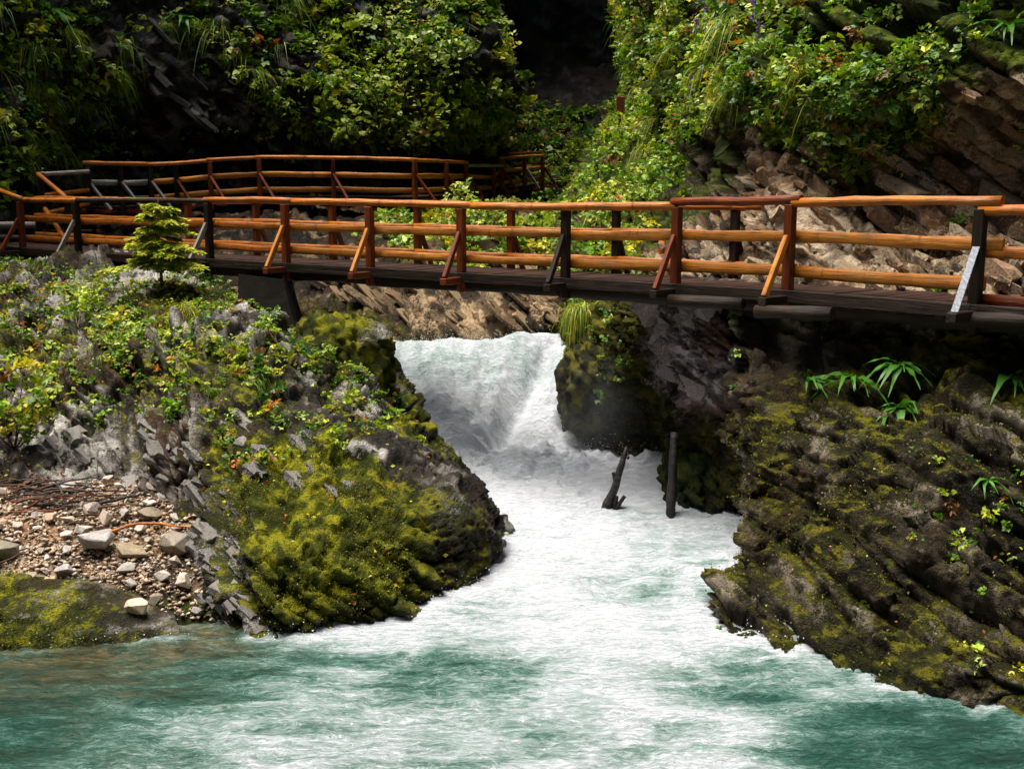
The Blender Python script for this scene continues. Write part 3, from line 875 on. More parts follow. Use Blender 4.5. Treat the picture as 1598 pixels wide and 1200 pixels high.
def log_mesh(name, pts, radii, mat, sides=10, seed=0, rough=0.06, flat=1.0):
    """round pole swept along points"""
    pts = np.asarray(pts, float)
    m = len(pts)
    tn = unit(np.gradient(pts, axis=0))
    ref = np.array((0, 0, 1.0)) if abs(tn[0][2]) < 0.9 else np.array((1.0, 0, 0))
    V = []
    rr = np.random.default_rng(seed)
    for i in range(m):
        s = unit(np.cross(tn[i], ref))
        u = np.cross(s, tn[i])
        a = np.linspace(0, 2 * math.pi, sides, endpoint=False)
        r = radii[i] * (1 + rough * (rr.random(sides) - 0.5))
        V.append(pts[i] + np.outer(np.cos(a) * r * flat, s) + np.outer(np.sin(a) * r, u))
    V = np.concatenate(V)
    F = []
    for i in range(m - 1):
        for k in range(sides):
            a, b = i * sides + k, i * sides + (k + 1) % sides
            F.append((a, b, b + sides, a + sides))
    me = bpy.data.meshes.new(name)
    caps = [tuple(range(sides))[::-1], tuple((m - 1) * sides + k for k in range(sides))]
    me.from_pydata(V.tolist(), [], F + caps)
    for q in me.polygons:
        q.use_smooth = len(q.vertices) == 4
    me.materials.append(mat)
    return me


def place(o, p0, p1, up=(0, 0, 1), off=(0, 0, 0)):
    """local x from p0 to p1"""
    p0, p1 = Vector(p0) - Vector(off), Vector(p1) - Vector(off)
    x = (p1 - p0).normalized()
    z = Vector(up)
    y = z.cross(x)
    if y.length < 1e-4:
        y = Vector((0, 1, 0)).cross(x)
    y.normalize()
    z = x.cross(y)
    m = Matrix((x, y, z)).transposed().to_4x4()
    m.translation = p0
    o.matrix_local = m
    return o


def beam(name, p0, p1, w, h, mat, parent, up=(0, 0, 1), bev=0.006):
    L = (Vector(p1) - Vector(p0)).length
    o = link(name, beam_mesh(name, L, w, h, mat, bev), parent)
    return place(o, p0, p1, up, parent.location if parent else (0, 0, 0))


SEED = [100]


def pole(name, p0, p1, r0, r1, mat, parent, bow=0.0, sides=10, rough=0.08, up=(0, 0, 1), flat=1.0):
    L = (Vector(p1) - Vector(p0)).length
    n = max(4, int(L / 0.25))
    SEED[0] += 1
    rr = np.random.default_rng(SEED[0])
    t = np.linspace(0, 1, n)
    wob = np.cumsum(rr.normal(0, 0.004, (n, 2)), axis=0)
    wob -= np.outer(t, wob[-1])
    pts = np.stack([t * L, wob[:, 0], wob[:, 1] + bow * np.sin(t * math.pi)], 1)
    o = link(name, log_mesh(name, pts, (r0 + (r1 - r0) * t) * (1 + 0.05 * rr.normal(0, 1, n)), mat, sides, SEED[0], rough, flat), parent)
    return place(o, p0, p1, up, parent.location if parent else (0, 0, 0))


# ------------------------------------------------------------------ near footbridge
# post: (pixel column, rail row, deck row, distance)
NB = [(38, 311, 386, 23.8), (125, 312, 393, 22.3), (330, 313, 403, 19.9), (449, 315, 410, 18.9), (580, 318, 417, 17.9),
      (722, 321, 425, 17.0), (884, 323, 433, 16.0), (1056, 318, 442, 14.9), (1231, 313, 452, 13.5), (1523, 319, 474, 11.7)]
bridge = empty('footbridge', P(722, 425, 17.0) - np.array((0, 0, 0.3)))
tag(bridge, 'orange and brown timber footbridge crossing the river in front of the waterfall', 'footbridge')
near_b = [P(a, d, Y) for a, r, d, Y in NB]
near_t = [P(a, r, Y) for a, r, d, Y in NB]
for q, w in zip(near_b, near_t):
    w[0] = q[0]                       # plumb posts
# one step past each end of the picture
ext0 = near_b[0] + (near_b[0] - near_b[1]) * 1.3
ext1 = near_b[-1] + (near_b[-1] - near_b[-2]) * 1.3
line = [ext0] + near_b + [ext1]


def side_dir(i):
    a, b = line[max(i - 1, 0)], line[min(i + 1, len(line) - 1)]
    d = unit((b - a) * np.array((1, 1, 0)))
    return d, np.array((-d[1], d[0], 0.0))       # along, away from the camera


WID = 1.25
far_line = [q + side_dir(i)[1] * WID for i, q in enumerate(line)]
# deck planks
cum = [0]
for a, b in zip(line[:-1], line[1:]):
    cum.append(cum[-1] + np.linalg.norm(b - a))
pl_me = beam_mesh('plank', WID + 0.16, 0.17, 0.05, M_DECK, 0.008)
npl = int(cum[-1] / 0.185)
for k in range(npl):
    s = (k + 0.5) / npl * cum[-1]
    i = int(np.searchsorted(cum, s, side='right') - 1)
    i = min(i, len(line) - 2)
    f = (s - cum[i]) / (cum[i + 1] - cum[i])
    c0 = line[i] * (1 - f) + line[i + 1] * f
    c1 = far_line[i] * (1 - f) + far_line[i + 1] * f
    n = unit(c1 - c0)
    dz = random.uniform(-0.006, 0.006)
    o = link('plank', pl_me, bridge)
    place(o, c0 - n * 0.08 + (0, 0, dz - 0.03), c1 + (0, 0, dz - 0.03), (0, 0, 1), bridge.location)
# longitudinal beams
for i in range(len(line) - 1):
    for ln, in_ in ((line, 0.10), (far_line, -0.10)):
        d, s = side_dir(i)
        a, b = ln[i] + s * in_, ln[i + 1] + s * in_
        z = np.array((0, 0, -0.19 - 0.012 * (i % 2)))
        pole('deck_beam', a + z - d * 0.15, b + z + d * 0.15, 0.115, 0.112, M_POSTD, bridge, 0.0, 12, 0.05)
    m = (line[i] + far_line[i]) / 2
    m2 = (line[i + 1] + far_line[i + 1]) / 2
    pole('deck_beam', m + (0, 0, -0.215), m2 + (0, 0, -0.215), 0.13, 0.13, M_POSTD, bridge, 0.0, 10, 0.05)
for i in range(len(line) - 1):
    d, s = side_dir(i)
    beam('edge_board', line[i] - s * 0.105 + (0, 0, -0.075), line[i + 1] - s * 0.105 + (0, 0, -0.075), 0.035, 0.15, M_POSTD, bridge)
RH = 1.05
for i, (a, r, dpx, Y) in enumerate(NB):
    d, s = side_dir(i + 1)
    b, tp = near_b[i], near_t[i]
    h = tp[2] - b[2]
    dark = i in (1, 2, 6, 7, 9)
    mt = M_POSTD if i in (1, 2, 9) else M_POST
    if i in (6,):
        mt = M_POSTD
    base = b - s * 0.03
    beam('post', base + (0, 0, -0.30), base + (0, 0, h - 0.05), 0.115, 0.115, mt, bridge, tuple(d))
    # outrigger and brace towards the camera
    foot = b - s * 0.52 + d * 0.02
    beam('outrigger', b + s * 0.5 + (0, 0, -0.115), foot - s * 0.05 + (0, 0, -0.115), 0.11, 0.10, M_POST if i in (3, 4, 5) else M_POSTD, bridge)
    top = base - s * 0.05 + (0, 0, h * 0.60)
    if i == 9:
        o = beam('metal_brace', foot + s * 0.02 + (0, 0, -0.06), top + (0, 0, -0.02), 0.085, 0.012, M_METAL, bridge, tuple(-s), 0.003)
        o['label'] = 'pale grey steel strap brace'
    else:
        beam('brace', foot + (0, 0, -0.06), top, 0.085, 0.06, (M_GREYW if i in (1, 2) else M_POSTD if i == 6 else M_RAIL2 if i in (3, 4, 8) else M_POST), bridge, tuple(d))
# top rails (round peeled poles, overlapping at the posts)


def tp(i, dz=0.0, along=0.0):
    d, s = side_dir(i + 1)
    return near_t[i] + d * along + (0, 0, dz) - s * 0.02


ext_t0 = P(-60, 275, 25.2)
pole('handrail', ext_t0, tp(0, 0.0, 0.1), 0.052, 0.055, M_RAIL, bridge)
pole('handrail', tp(0, -0.005), tp(1, -0.01, 0.05), 0.05, 0.05, M_RAIL, bridge)
pole('handrail', tp(1, -0.012, 0.02), tp(2, -0.02, 0.06), 0.048, 0.048, M_POSTD, bridge)
pole('handrail', tp(2, 0.012, -0.10), tp(3, 0.01, 0.2), 0.05, 0.052, M_RAIL, bridge, 0.012)
pole('handrail', tp(3, 0.01, 0.19), tp(5, 0.0, 0.2), 0.055, 0.056, M_RAIL, bridge, 0.01)
pole('handrail', tp(5, 0.0, 0.19), tp(7, -0.035, -0.02), 0.056, 0.062, M_RAIL, bridge, -0.008)
pole('handrail', tp(7, 0.01, -0.08), tp(8, 0.012, 0.14), 0.058, 0.06, M_POST, bridge, -0.015)
pole('handrail', tp(8, -0.035, 0.03), tp(9, 0.035, 0.22), 0.056, 0.055, M_RAIL, bridge, 0.01)
pole('handrail', tp(9, -0.06, -0.02), near_t[-1] + (ext1 - near_b[-1]) + (0, 0, -0.02), 0.058, 0.058, M_RAIL, bridge)
# mid and lower rails: half-round boards on the inner face of the posts
for i in range(len(NB) - 1):
    d, s = side_dir(i + 1)
    d2, s2 = side_dir(i + 2)
    h0, h1 = near_t[i][2] - near_b[i][2], near_t[i + 1][2] - near_b[i + 1][2]
    for fr, nm in ((0.60, 'middle_rail'), (0.20, 'lower_rail')):
        e = 0.22 if (i == 8 and fr > 0.5) else 0.05
        a = near_b[i] + s * 0.075 + (0, 0, h0 * fr + random.uniform(-0.015, 0.015)) - d * 0.03
        b = near_b[i + 1] + s2 * 0.075 + (0, 0, h1 * fr + random.uniform(-0.015, 0.015)) + d2 * e
        wide = 0.075 if i >= 6 else 0.066
        pole(nm, a, b, wide, wide * random.uniform(0.92, 1.08), (M_RAIL2 if i not in (0, 1, 2) else M_RAIL), bridge, 0, 10, 0.04, (0, 0, 1), 0.42)
for fr, mtx in ((0.60, M_RAIL), (0.12, M_POST)):
    a = near_b[-1] + side_dir(10)[1] * 0.075 + (0, 0, fr * RH - 0.08)
    pole('middle_rail', a, a + (ext1 - near_b[-1]), 0.066, 0.066, mtx, bridge, 0, 10, 0.04, (0, 0, 1), 0.42)
# far railing
FBX = [(60, 0.05), (290, .3), (405, 0), (521, 0), (654, 0), (797, 0), (962, 0), (1146, 0)]


def far_at(px):
    best = None
    for i in range(len(far_line) - 1):
        for k in range(20):
            f = k / 20
            q = far_line[i] * (1 - f) + far_line[i + 1] * f
            x, y = to_px(q)
            e = abs(x - px)
            if best is None or e < best[0]:
                best = (e, q, i)
    return best[1], best[2]


fpts = []
for j, (px, _) in enumerate(FBX):
    q, i = far_at(px)
    d, s = side_dir(i)
    fpts.append((q, d, s))
    m = M_POSTD if j in (6, 7, 0) else M_POST
    beam('post', q + s * 0.03 + (0, 0, -0.3), q + s * 0.03 + (0, 0, RH - 0.06), 0.11, 0.11, m, bridge, tuple(d))
    beam('brace', q + s * 0.45 + (0, 0, -0.1), q + s * 0.08 + (0, 0, 0.62), 0.08, 0.06, m, bridge, tuple(d))
    beam('outrigger', q - s * 0.3 + (0, 0, -0.12), q + s * 0.5 + (0, 0, -0.12), 0.1, 0.1, M_POSTD, bridge)
for (q, d, s), (q2, d2, s2) in zip(fpts[:-1], fpts[1:]):
    pole('handrail', q + (0, 0, RH - 0.03) - d * 0.05, q2 + (0, 0, RH - 0.03) + d * 0.05, 0.052, 0.052, M_RAIL, bridge)
    for z in (0.63, 0.2):
        pole('middle_rail' if z > 0.5 else 'lower_rail', q - s * 0.06 + (0, 0, z), q2 - s * 0.06 + (0, 0, z), 0.06, 0.06, M_RAIL, bridge, 0, 10, 0.04, (0, 0, 1), 0.42)
q, d, s = fpts[-1]
for z, r in ((RH - 0.03, 0.05), (0.2, 0.05), (0.6, 0.055)):
    pole('handrail' if z > 1 else 'lower_rail' if z < .5 else 'middle_rail', q + (0, 0, z), q + d * 0.45 + (0, 0, z), r, r, M_RAIL, bridge)
# pier, abutment timbers
pa, pb = P(375, 438, 19.6), P(440, 440, 19.0)


def block_mesh(name, bot, top, mat, seed=0, n=6, amp=0.02):
    """tapered block between two quads (lists of 4 points)"""
    bot, top = np.array(bot), np.array(top)
    V, F = [], []
    rr = np.random.default_rng(seed)
    for k in range(n + 1):
        f = k / n
        ring = bot * (1 - f) + top * f
        for i in range(4):
            for m in range(4):
                q = ring[i] * (1 - m / 4) + ring[(i + 1) % 4] * (m / 4)
                V.append(q + rr.normal(0, amp, 3))
    N = 16
    for k in range(n):
        for i in range(N):
            F.append((k * N + i, k * N + (i + 1) % N, (k + 1) * N + (i + 1) % N, (k + 1) * N + i))
    F.append(tuple(range(N))[::-1])
    F.append(tuple(n * N + i for i in range(N)))
    me = bpy.data.meshes.new(name)
    me.from_pydata([tuple(v) for v in V], [], F)
    me.materials.append(mat)
    return me


off = np.array(bridge.location)
bq = [P(368, 545, 17.7), P(466, 528, 17.7), P(480, 528, 19.2), P(390, 545, 19.4)]
tq = [P(372, 428, 18.5), P(440, 436, 18.3), P(455, 436, 19.5), P(392, 430, 19.9)]
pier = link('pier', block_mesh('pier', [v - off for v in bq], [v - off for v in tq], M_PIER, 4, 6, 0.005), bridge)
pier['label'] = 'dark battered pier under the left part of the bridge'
for (x0, x1, y, Y) in ((1045, 1160, 470, 14.6), (1180, 1300, 486, 13.2), (1480, 1660, 498, 11.7)):
    pole('abutment_log', P(x0, y, Y), P(x1, y + 4, Y - 0.7), 0.085, 0.085, M_POSTD, bridge)

# ------------------------------------------------------------------ far walkway on the left cliff
FW = [(138, 255, 322, 28.2), (190, 257, 322, 28.9), (237, 257, 320, 29.4), (277, 255, 316, 29.8), (330, 250, 311, 30.0), (406, 246, 306, 30.4),
      (521, 248, 305, 30.8), (647, 250, 307, 31.0), (696, 252, 304, 33.4), (727, 254, 302, 35.4), (770, 260, 300, 37.6), (783, 247, 293, 38.5), (818, 244, 290, 40.2), (846, 243, 286, 41.6)]
walk = empty('cliff_walkway', P(406, 306, 30.4))
tag(walk, 'long timber walkway with orange rails running along the left cliff behind the bridge', 'walkway')
wb = [P(a, d, Y) for a, r, d, Y in FW]
wt = [P(a, r, Y) for a, r, d, Y in FW]
for a, b in zip(wb, wt):
    b[0] = a[0]


def wdir(i):
    a, b = wb[max(i - 1, 0)], wb[min(i + 1, len(wb) - 1)]
    d = unit((b - a) * np.array((1, 1, 0)))
    return d, np.array((-d[1], d[0], 0.0))


wp_me = beam_mesh('plank', 1.35, 0.19, 0.05, M_DECK, 0.008)
for i in range(len(wb) - 1):
    L = np.linalg.norm(wb[i + 1] - wb[i])
    n = max(1, int(L / 0.2))
    d, s = wdir(i)
    d2, s2 = wdir(i + 1)
    if i != 10:
        for k in range(n):
            f = (k + 0.5) / n
            c = wb[i] * (1 - f) + wb[i + 1] * f
            ss = unit(s * (1 - f) + s2 * f)
            place(link('plank', wp_me, walk), c - ss * 0.05 + (0, 0, -0.03), c + ss * 1.3 + (0, 0, -0.03), (0, 0, 1), walk.location)
    for k in (0.05, 1.2):
        pole('deck_beam', wb[i] + s * k + (0, 0, -0.17), wb[i + 1] + s2 * k + (0, 0, -0.17), 0.11, 0.11, M_POSTD, walk)
for i in range(len(wb)):
    d, s = wdir(i)
    h = wt[i][2] - wb[i][2]
    m = M_POST if i >= 4 else M_POSTD
    beam('post', wb[i] - s * 0.02 + (0, 0, -0.28), wb[i] - s * 0.02 + (0, 0, h - 0.04), 0.12, 0.12, m, walk, tuple(d))
    # braces lean out towards the river and to the right
    beam('brace', wb[i] - s * 0.42 + d * 0.38 + (0, 0, -0.1), wb[i] - s * 0.08 + (0, 0, h * 0.58), 0.085, 0.07, (M_GREYW if i in (0, 1, 2, 12) else M_POST), walk, tuple(d))
    beam('outrigger', wb[i] + s * 0.3 + (0, 0, -0.13), wb[i] - s * 0.48 + d * 0.36 + (0, 0, -0.13), 0.1, 0.1, M_POST, walk)
    beam('post', wb[i] + s * 1.0 + (0, 0, -0.14), wb[i] + s * 0.9 + (0, 0, -2.6), 0.16, 0.16, M_POSTD, walk, tuple(d))
for (i, j, bow) in ((0, 2, 0.0), (2, 4, -0.02), (4, 5, 0.0), (5, 7, 0.02), (7, 9, 0.0), (11, 13, 0.0)):
    d, s = wdir(i)
    pole('handrail', wt[i] - d * 0.08, wt[j] + d * 0.08, 0.055, 0.055, M_RAIL, walk, bow)
pole('handrail', P(731, 259, 35.7), P(786, 259, 38.4), 0.055, 0.055, M_GREYW, walk)
for i in range(len(wb) - 1):
    d, s = wdir(i)
    h0, h1 = wt[i][2] - wb[i][2], wt[i + 1][2] - wb[i + 1][2]
    for fr, nm in ((0.56, 'middle_rail'), (0.16, 'lower_rail')):
        pole(nm, wb[i] + s * 0.07 + (0, 0, h0 * fr), wb[i + 1] + s * 0.07 + (0, 0, h1 * fr), 0.075, 0.075, (M_GREYW if i in (0, 1) else M_RAIL2), walk, 0, 8, 0.05, (0, 0, 1), 0.42)
# far railing of the end platform
q0, q1 = P(790, 241, 41.5), P(844, 238, 44)
for f in (0, 0.5, 1):
    q = q0 * (1 - f) + q1 * f
    beam('post', q + (0, 0, -1.1), q, 0.1, 0.1, M_POSTD, walk)
for z in (0, -0.4):
    pole('handrail' if z == 0 else 'middle_rail', q0 + (0, 0, z), q1 + (0, 0, z), 0.05, 0.05, M_POST, walk)
# landing and descending handrail at the left end
for a in (((62, 272, 26.5), (138, 268, 28.0), M_GREYW, 'handrail'), ((60, 272, 26.4), (104, 310, 25.2), M_RAIL, 'handrail'), ((66, 306, 26.6), (138, 297, 28.0), M_RAIL, 'middle_rail'),
          ((70, 326, 26.4), (101, 372, 25.0), M_RAIL, 'middle_rail'), ((72, 333, 26.6), (138, 318, 28.0), M_RAIL, 'lower_rail')):
    pole(a[3], P(*a[0]), P(*a[1]), 0.055, 0.055, a[2], walk)
for (a, b) in (((64, 270, 26.5), (64, 345, 26.5)), ((106, 308, 25.2), (106, 378, 25.2)), ((138, 262, 28.1), (138, 330, 28.1))):
    beam('post', P(*b), P(*a), 0.12, 0.12, M_POSTD, walk, (1, 0, 0))
st_me = beam_mesh('step', 1.2, 0.28, 0.05, M_DECK, 0.008)
for k in range(6):
    f = k / 5
    q = P(140, 330, 28.2) * (1 - f) + P(95, 385, 25.0) * f
    place(link('step', st_me, walk), q + (-0.9, 0.2, 0), q + (0.3, 0.6, 0), (0, 0, 1), walk.location)
pole('deck_beam', P(-120, 352, 25.5), P(60, 352, 26.2), 0.09, 0.09, M_GREYW, walk)
pole('deck_beam', P(-120, 372, 25.2), P(90, 372, 25.6), 0.09, 0.09, M_POSTD, walk)
for (x, y, Y) in ((800, 300, 39.5),):
    b0 = [P(x - 12, 330, Y), P(x + 22, 330, Y), P(x + 24, 330, Y + 1.2), P(x - 10, 330, Y + 1.2)]
    t0 = [P(x - 14, 294, Y), P(x + 30, 291, Y), P(x + 32, 291, Y + 1.4), P(x - 12, 294, Y + 1.4)]
    wl = np.array(walk.location)
    link('pier', block_mesh('pier', [v - wl for v in b0], [v - wl for v in t0], M_PIER, 9), walk)
# small distant fence on the path beyond
fence = empty('path_fence', P(870, 285, 43))
tag(fence, 'thin grey handrail beside the path beyond the walkway end', 'handrail')
pole('rail', P(862, 280, 42.5), P(908, 279, 44.5), 0.035, 0.035, M_GREYW, fence)
pole('post', P(874, 282, 43), P(884, 300, 43), 0.035, 0.035, M_GREYW, fence)

# ------------------------------------------------------------------ foliage
class Foliage:
    """collects leaf blades and grass blades as triangles with a colour each"""

    def __init__(self):
        self.V, self.F, self.C, self.n = [], [], [], 0

    def add(self, V, F, C):
        self.V.append(V)
        self.F.append(F + self.n)
        self.C.append(C)
        self.n += len(V)

    def leaves(self, b, ax, nm, size, col, width=0.36, fold=0.12):
        n = len(b)
        ax = unit(ax)
        nm = unit(nm - (nm * ax).sum(1, keepdims=True) * ax)
        sd = np.cross(ax, nm)
        s = np.asarray(size).reshape(-1, 1) * np.ones((n, 1))
        v = np.stack([b, b + ax * s * 0.45 + sd * s * width + nm * s * fold, b + ax * s - nm * s * fold * 0.6, b + ax * s * 0.45 - sd * s * width + nm * s * fold], 1)
        i = np.arange(n)[:, None] * 4
        F = np.concatenate([i + np.array([[0, 1, 2]]), i + np.array([[0, 2, 3]])])
        self.add(v.reshape(-1, 3), F, np.repeat(col, 4, axis=0))

    def sprigs(self, b, ax, nm, size, col, k=3, spread=0.95, width=0.36):
        ax = unit(ax)
        nm = unit(nm - (nm * ax).sum(1, keepdims=True) * ax)
        sd = np.cross(ax, nm)
        for a in np.linspace(-spread, spread, k):
            q = ax * math.cos(a) + sd * math.sin(a)
            f = 1.0 - 0.25 * abs(a) / max(spread, 0.1)
            self.leaves(b, q, nm + RNG.normal(0, 0.22, b.shape), np.asarray(size) * f, col * RNG.uniform(0.85, 1.15, (len(b), 1)), width)

    def blades(self, r, d, L, w, droop, col, seg=4):
        n = len(r)
        d = unit(d)
        L = np.asarray(L).reshape(-1, 1) * np.ones((n, 1))
        droop = np.asarray(droop).reshape(-1, 1) * np.ones((n, 1))
        sd = unit(np.cross(d, np.array((0, 0, 1.0))) + RNG.normal(0, 0.35, (n, 3)))
        vs = []
        for k in range(seg + 1):
            t = k / seg
            c = r + d * L * t * (1 - 0.25 * t * droop) + np.array((0, 0, -1.0)) * L * droop * t * t
            ww = np.asarray(w) * (1 - t ** 1.6) * 0.5 + 0.0004
            vs += [c + sd * ww, c - sd * ww]
        V = np.stack(vs, 1)
        m = 2 * (seg + 1)
        i = np.arange(n)[:, None] * m
        F = []
        for k in range(seg):
            F.append(i + np.array([[2 * k, 2 * k + 1, 2 * k + 3]]))
            F.append(i + np.array([[2 * k, 2 * k + 3, 2 * k + 2]]))
        self.add(V.reshape(-1, 3), np.concatenate(F), np.repeat(col, m, axis=0))

    def mesh(self, name, mat):
        return make_mesh(name, np.concatenate(self.V), np.concatenate(self.F), {'tint': np.concatenate(self.C)}, mat)


DEEP, GREEN, LIME, YEL, PALE, BROWN, ORANGE = map(np.array, ((0.035, 0.095, 0.010), (0.10, 0.19, 0.012), (0.23, 0.29, 0.016), (0.40, 0.34, 0.02), (0.30, 0.36, 0.10), (0.16, 0.065, 0.018), (0.36, 0.10, 0.015)))


def palette(n, wts):
    cols = np.array([DEEP, GREEN, LIME, YEL, PALE, BROWN, ORANGE]) * 1.28
    w = np.array(wts, float)
    return cols[RNG.choice(len(cols), n, p=w / w.sum())]


def pick(name, n, dens):
    s = SURF[name]
    vis = (s['px'] > -160) & (s['px'] < 1760) & (s['py'] > -160) & (s['py'] < 1300)
    w = s['area'] * np.clip(dens(s), 0, None) * vis
    i = RNG.choice(len(w), n, p=w / w.sum())
    return s['p'][i] + RNG.normal(0, 0.02, (n, 3)), s['n'][i], s['px'][i], s['py'][i]


UP = np.array((0, 0, 1.0))


def clumps(fo, C, N, R, per, size, wts, k=3, up=0.8, droop=0.3, var=0.35, width=0.36):
    """leafy clumps: each with its own colour, leaves spread over its outer half"""
    n = len(C)
    cc = palette(n, wts) * RNG.uniform(0.75, 1.3, (n, 1))
    C2, N2, R2 = np.repeat(C, per, 0), np.repeat(N, per, 0), np.repeat(np.broadcast_to(R, (n,)), per)
    col = np.repeat(cc, per, 0)
    m = len(C2)
    odd = RNG.random(m) < 0.22
    col[odd] = palette(int(odd.sum()), wts)
    col = col * RNG.uniform(1 - var, 1 + var, (m, 1))
    out = unit(N2 * 0.8 + UP * 0.45)
    rd = unit(RNG.normal(0, 1, (m, 3)))
    rd = np.where((rd * out).sum(1, keepdims=True) < -0.1, -rd, rd)
    pos = C2 + rd * (R2 * RNG.uniform(0.35, 1.0, m))[:, None] * np.array((1.15, 1.0, 0.8))
    nm = unit(0.55 * out + up * UP + RNG.normal(0, 0.42, (m, 3)))
    ax = unit(RNG.normal(0, 0.8, (m, 3)) + out * 0.5 - UP * droop)
    sz = size * RNG.uniform(0.6, 1.35, m) * np.repeat(RNG.uniform(0.6, 1.5, n), per)
    kind = np.repeat(RNG.random(n), per)
    a_, b_, c_ = kind < 0.3, (kind >= 0.3) & (kind < 0.75), kind >= 0.75
    if a_.any():                                    # lance-shaped single leaves in pairs
        fo.sprigs(pos[a_], ax[a_], nm[a_], sz[a_] * 1.25, col[a_], 2, 0.55, 0.22)
    if b_.any():
        fo.sprigs(pos[b_], ax[b_], nm[b_], sz[b_], col[b_], k, 0.95, width)
    if c_.any():                                    # broad rounded leaves
        fo.sprigs(pos[c_], ax[c_], nm[c_], sz[c_] * 1.1, col[c_], 2, 0.5, 0.48)


def dens_poly(polys, bare=(), f=0.0):
    def g(s):
        d = np.full(len(s['px']), f)
        for p in polys:
            poly, v = p
            d = np.maximum(d, v * in_poly(s['px'] + 30 * s['nz'], s['py'] + 30 * s['nz'], poly))
        for p in bare:
            d = d * np.where(in_poly(s['px'] + 30 * s['nz'], s['py'] + 30 * s['nz'], p[0]), p[1], 1)
        return d
    return g


def noisy(g, k=1.0, t=-0.15):
    return lambda s: g(s) * sstep(t, t + 0.35, k * s['nz'] + 0.25 * (s['hl'] - 0.5))


# --- left cliff --------------------------------------------------------------------------------
LCV = dens_poly([([(330, -160), (760, -160), (800, 230), (600, 245), (470, 225), (400, 150), (300, 60)], 1.0),
                 ([(-160, -160), (160, -160), (190, 120), (150, 240), (-160, 330)], 0.8),
                 ([(150, -160), (340, -160), (320, 40), (180, 40)], 0.45), ([(120, 200), (480, 180), (500, 245), (140, 255)], 0.3)], f=0.06)
fo = Foliage()
C, N, _, _ = pick('left_cliff', 2500, noisy(LCV, 1.0, -0.35))
clumps(fo, C + N * 0.05, N, RNG.uniform(0.25, 0.55, len(C)), 16, 0.16, (2, 5, 3.2, 0.8, 2.0, 0.5, 0.05), 3)
C, N, _, _ = pick('left_cliff', 420, noisy(dens_poly([([(480, -100), (700, -100), (770, 120), (780, 230), (560, 240), (500, 120)], 1.0)]), 1.0, -0.5))
clumps(fo, C + N * 0.15, N, RNG.uniform(0.3, 0.6, len(C)), 20, 0.17, (0.8, 3, 3.2, 1.0, 3.0, 0.2, 0.05), 3)
tag(link('left_cliff_undergrowth', fo.mesh('left_cliff_undergrowth', M_LEAF)), 'green leafy undergrowth covering the left cliff above the walkway', 'undergrowth', None, 'stuff')

# --- gorge bank between the bridges ------------------------------------------------------------
fo = Foliage()
C, N, _, _ = pick('gorge_bank', 520, dens_poly([([(560, 318), (960, 318), (940, 425), (740, 425), (560, 395)], 1.0)], [([(330, 300), (590, 300), (590, 425), (330, 425)], 0.05)]))
clumps(fo, C + N * 0.05, N, RNG.uniform(0.2, 0.42, len(C)), 18, 0.12, (1.0, 3, 3.5, 1.6, 1.8, 0.3, 0.1), 3)
C, N, _, _ = pick('back_cliff', 260, dens_poly([([(790, 180), (1000, 180), (1000, 340), (790, 340)], 1.0)]))
clumps(fo, C, N, RNG.uniform(0.3, 0.7, len(C)), 14, 0.2, (2, 4, 2.5, 0.6, 1, 0.5, 0.05), 3)
tag(link('bank_undergrowth', fo.mesh('bank_undergrowth', M_LEAF)), 'yellow green undergrowth on the bank seen between the two bridges', 'undergrowth', None, 'stuff')

# --- right cliff -------------------------------------------------------------------------------
RCV = [([(930, -160), (1760, -160), (1760, 30), (1598, 60), (1480, 100), (1440, 190), (1290, 200), (1200, 165), (1090, 190), (1060, 260), (1010, 330), (1020, 430), (780, 430), (880, 320), (950, 200)], 1.0),
       ([(1260, 150), (1470, 170), (1440, 250), (1330, 240)], 0.7)]
fo = Foliage()
C, N, px, _ = pick('right_cliff', 2900, noisy(dens_poly(RCV, f=0.012), 1.0, -0.85))
D = np.linalg.norm(C - np.array((0, 0, CAM_Z)), axis=1)
near = px > 1230
clumps(fo, (C + N * 0.05)[near], N[near], RNG.uniform(0.14, 0.32, near.sum()), 16, 0.085, (2.6, 5, 2.6, 0.7, 1.6, 0.5, 0.15), 3)
clumps(fo, (C + N * 0.05)[~near], N[~near], RNG.uniform(0.18, 0.42, (~near).sum()), 17, 0.10, (1.6, 4.5, 3.4, 1.0, 1.6, 0.6, 0.15), 3)
C, N, px, _ = pick('right_cliff', 380, dens_poly([([(1170, 100), (1500, 90), (1470, 200), (1420, 255), (1290, 240), (1190, 185)], 1.0)]))
clumps(fo, C + N * 0.12, N, RNG.uniform(0.16, 0.36, len(C)), 16, 0.085, (4, 5, 2.0, 0.5, 1.0, 0.4, 0.1), 3)
tag(link('right_cliff_undergrowth', fo.mesh('right_cliff_undergrowth', M_LEAF)), 'dense green undergrowth hanging over the top of the right cliff', 'undergrowth', None, 'stuff')

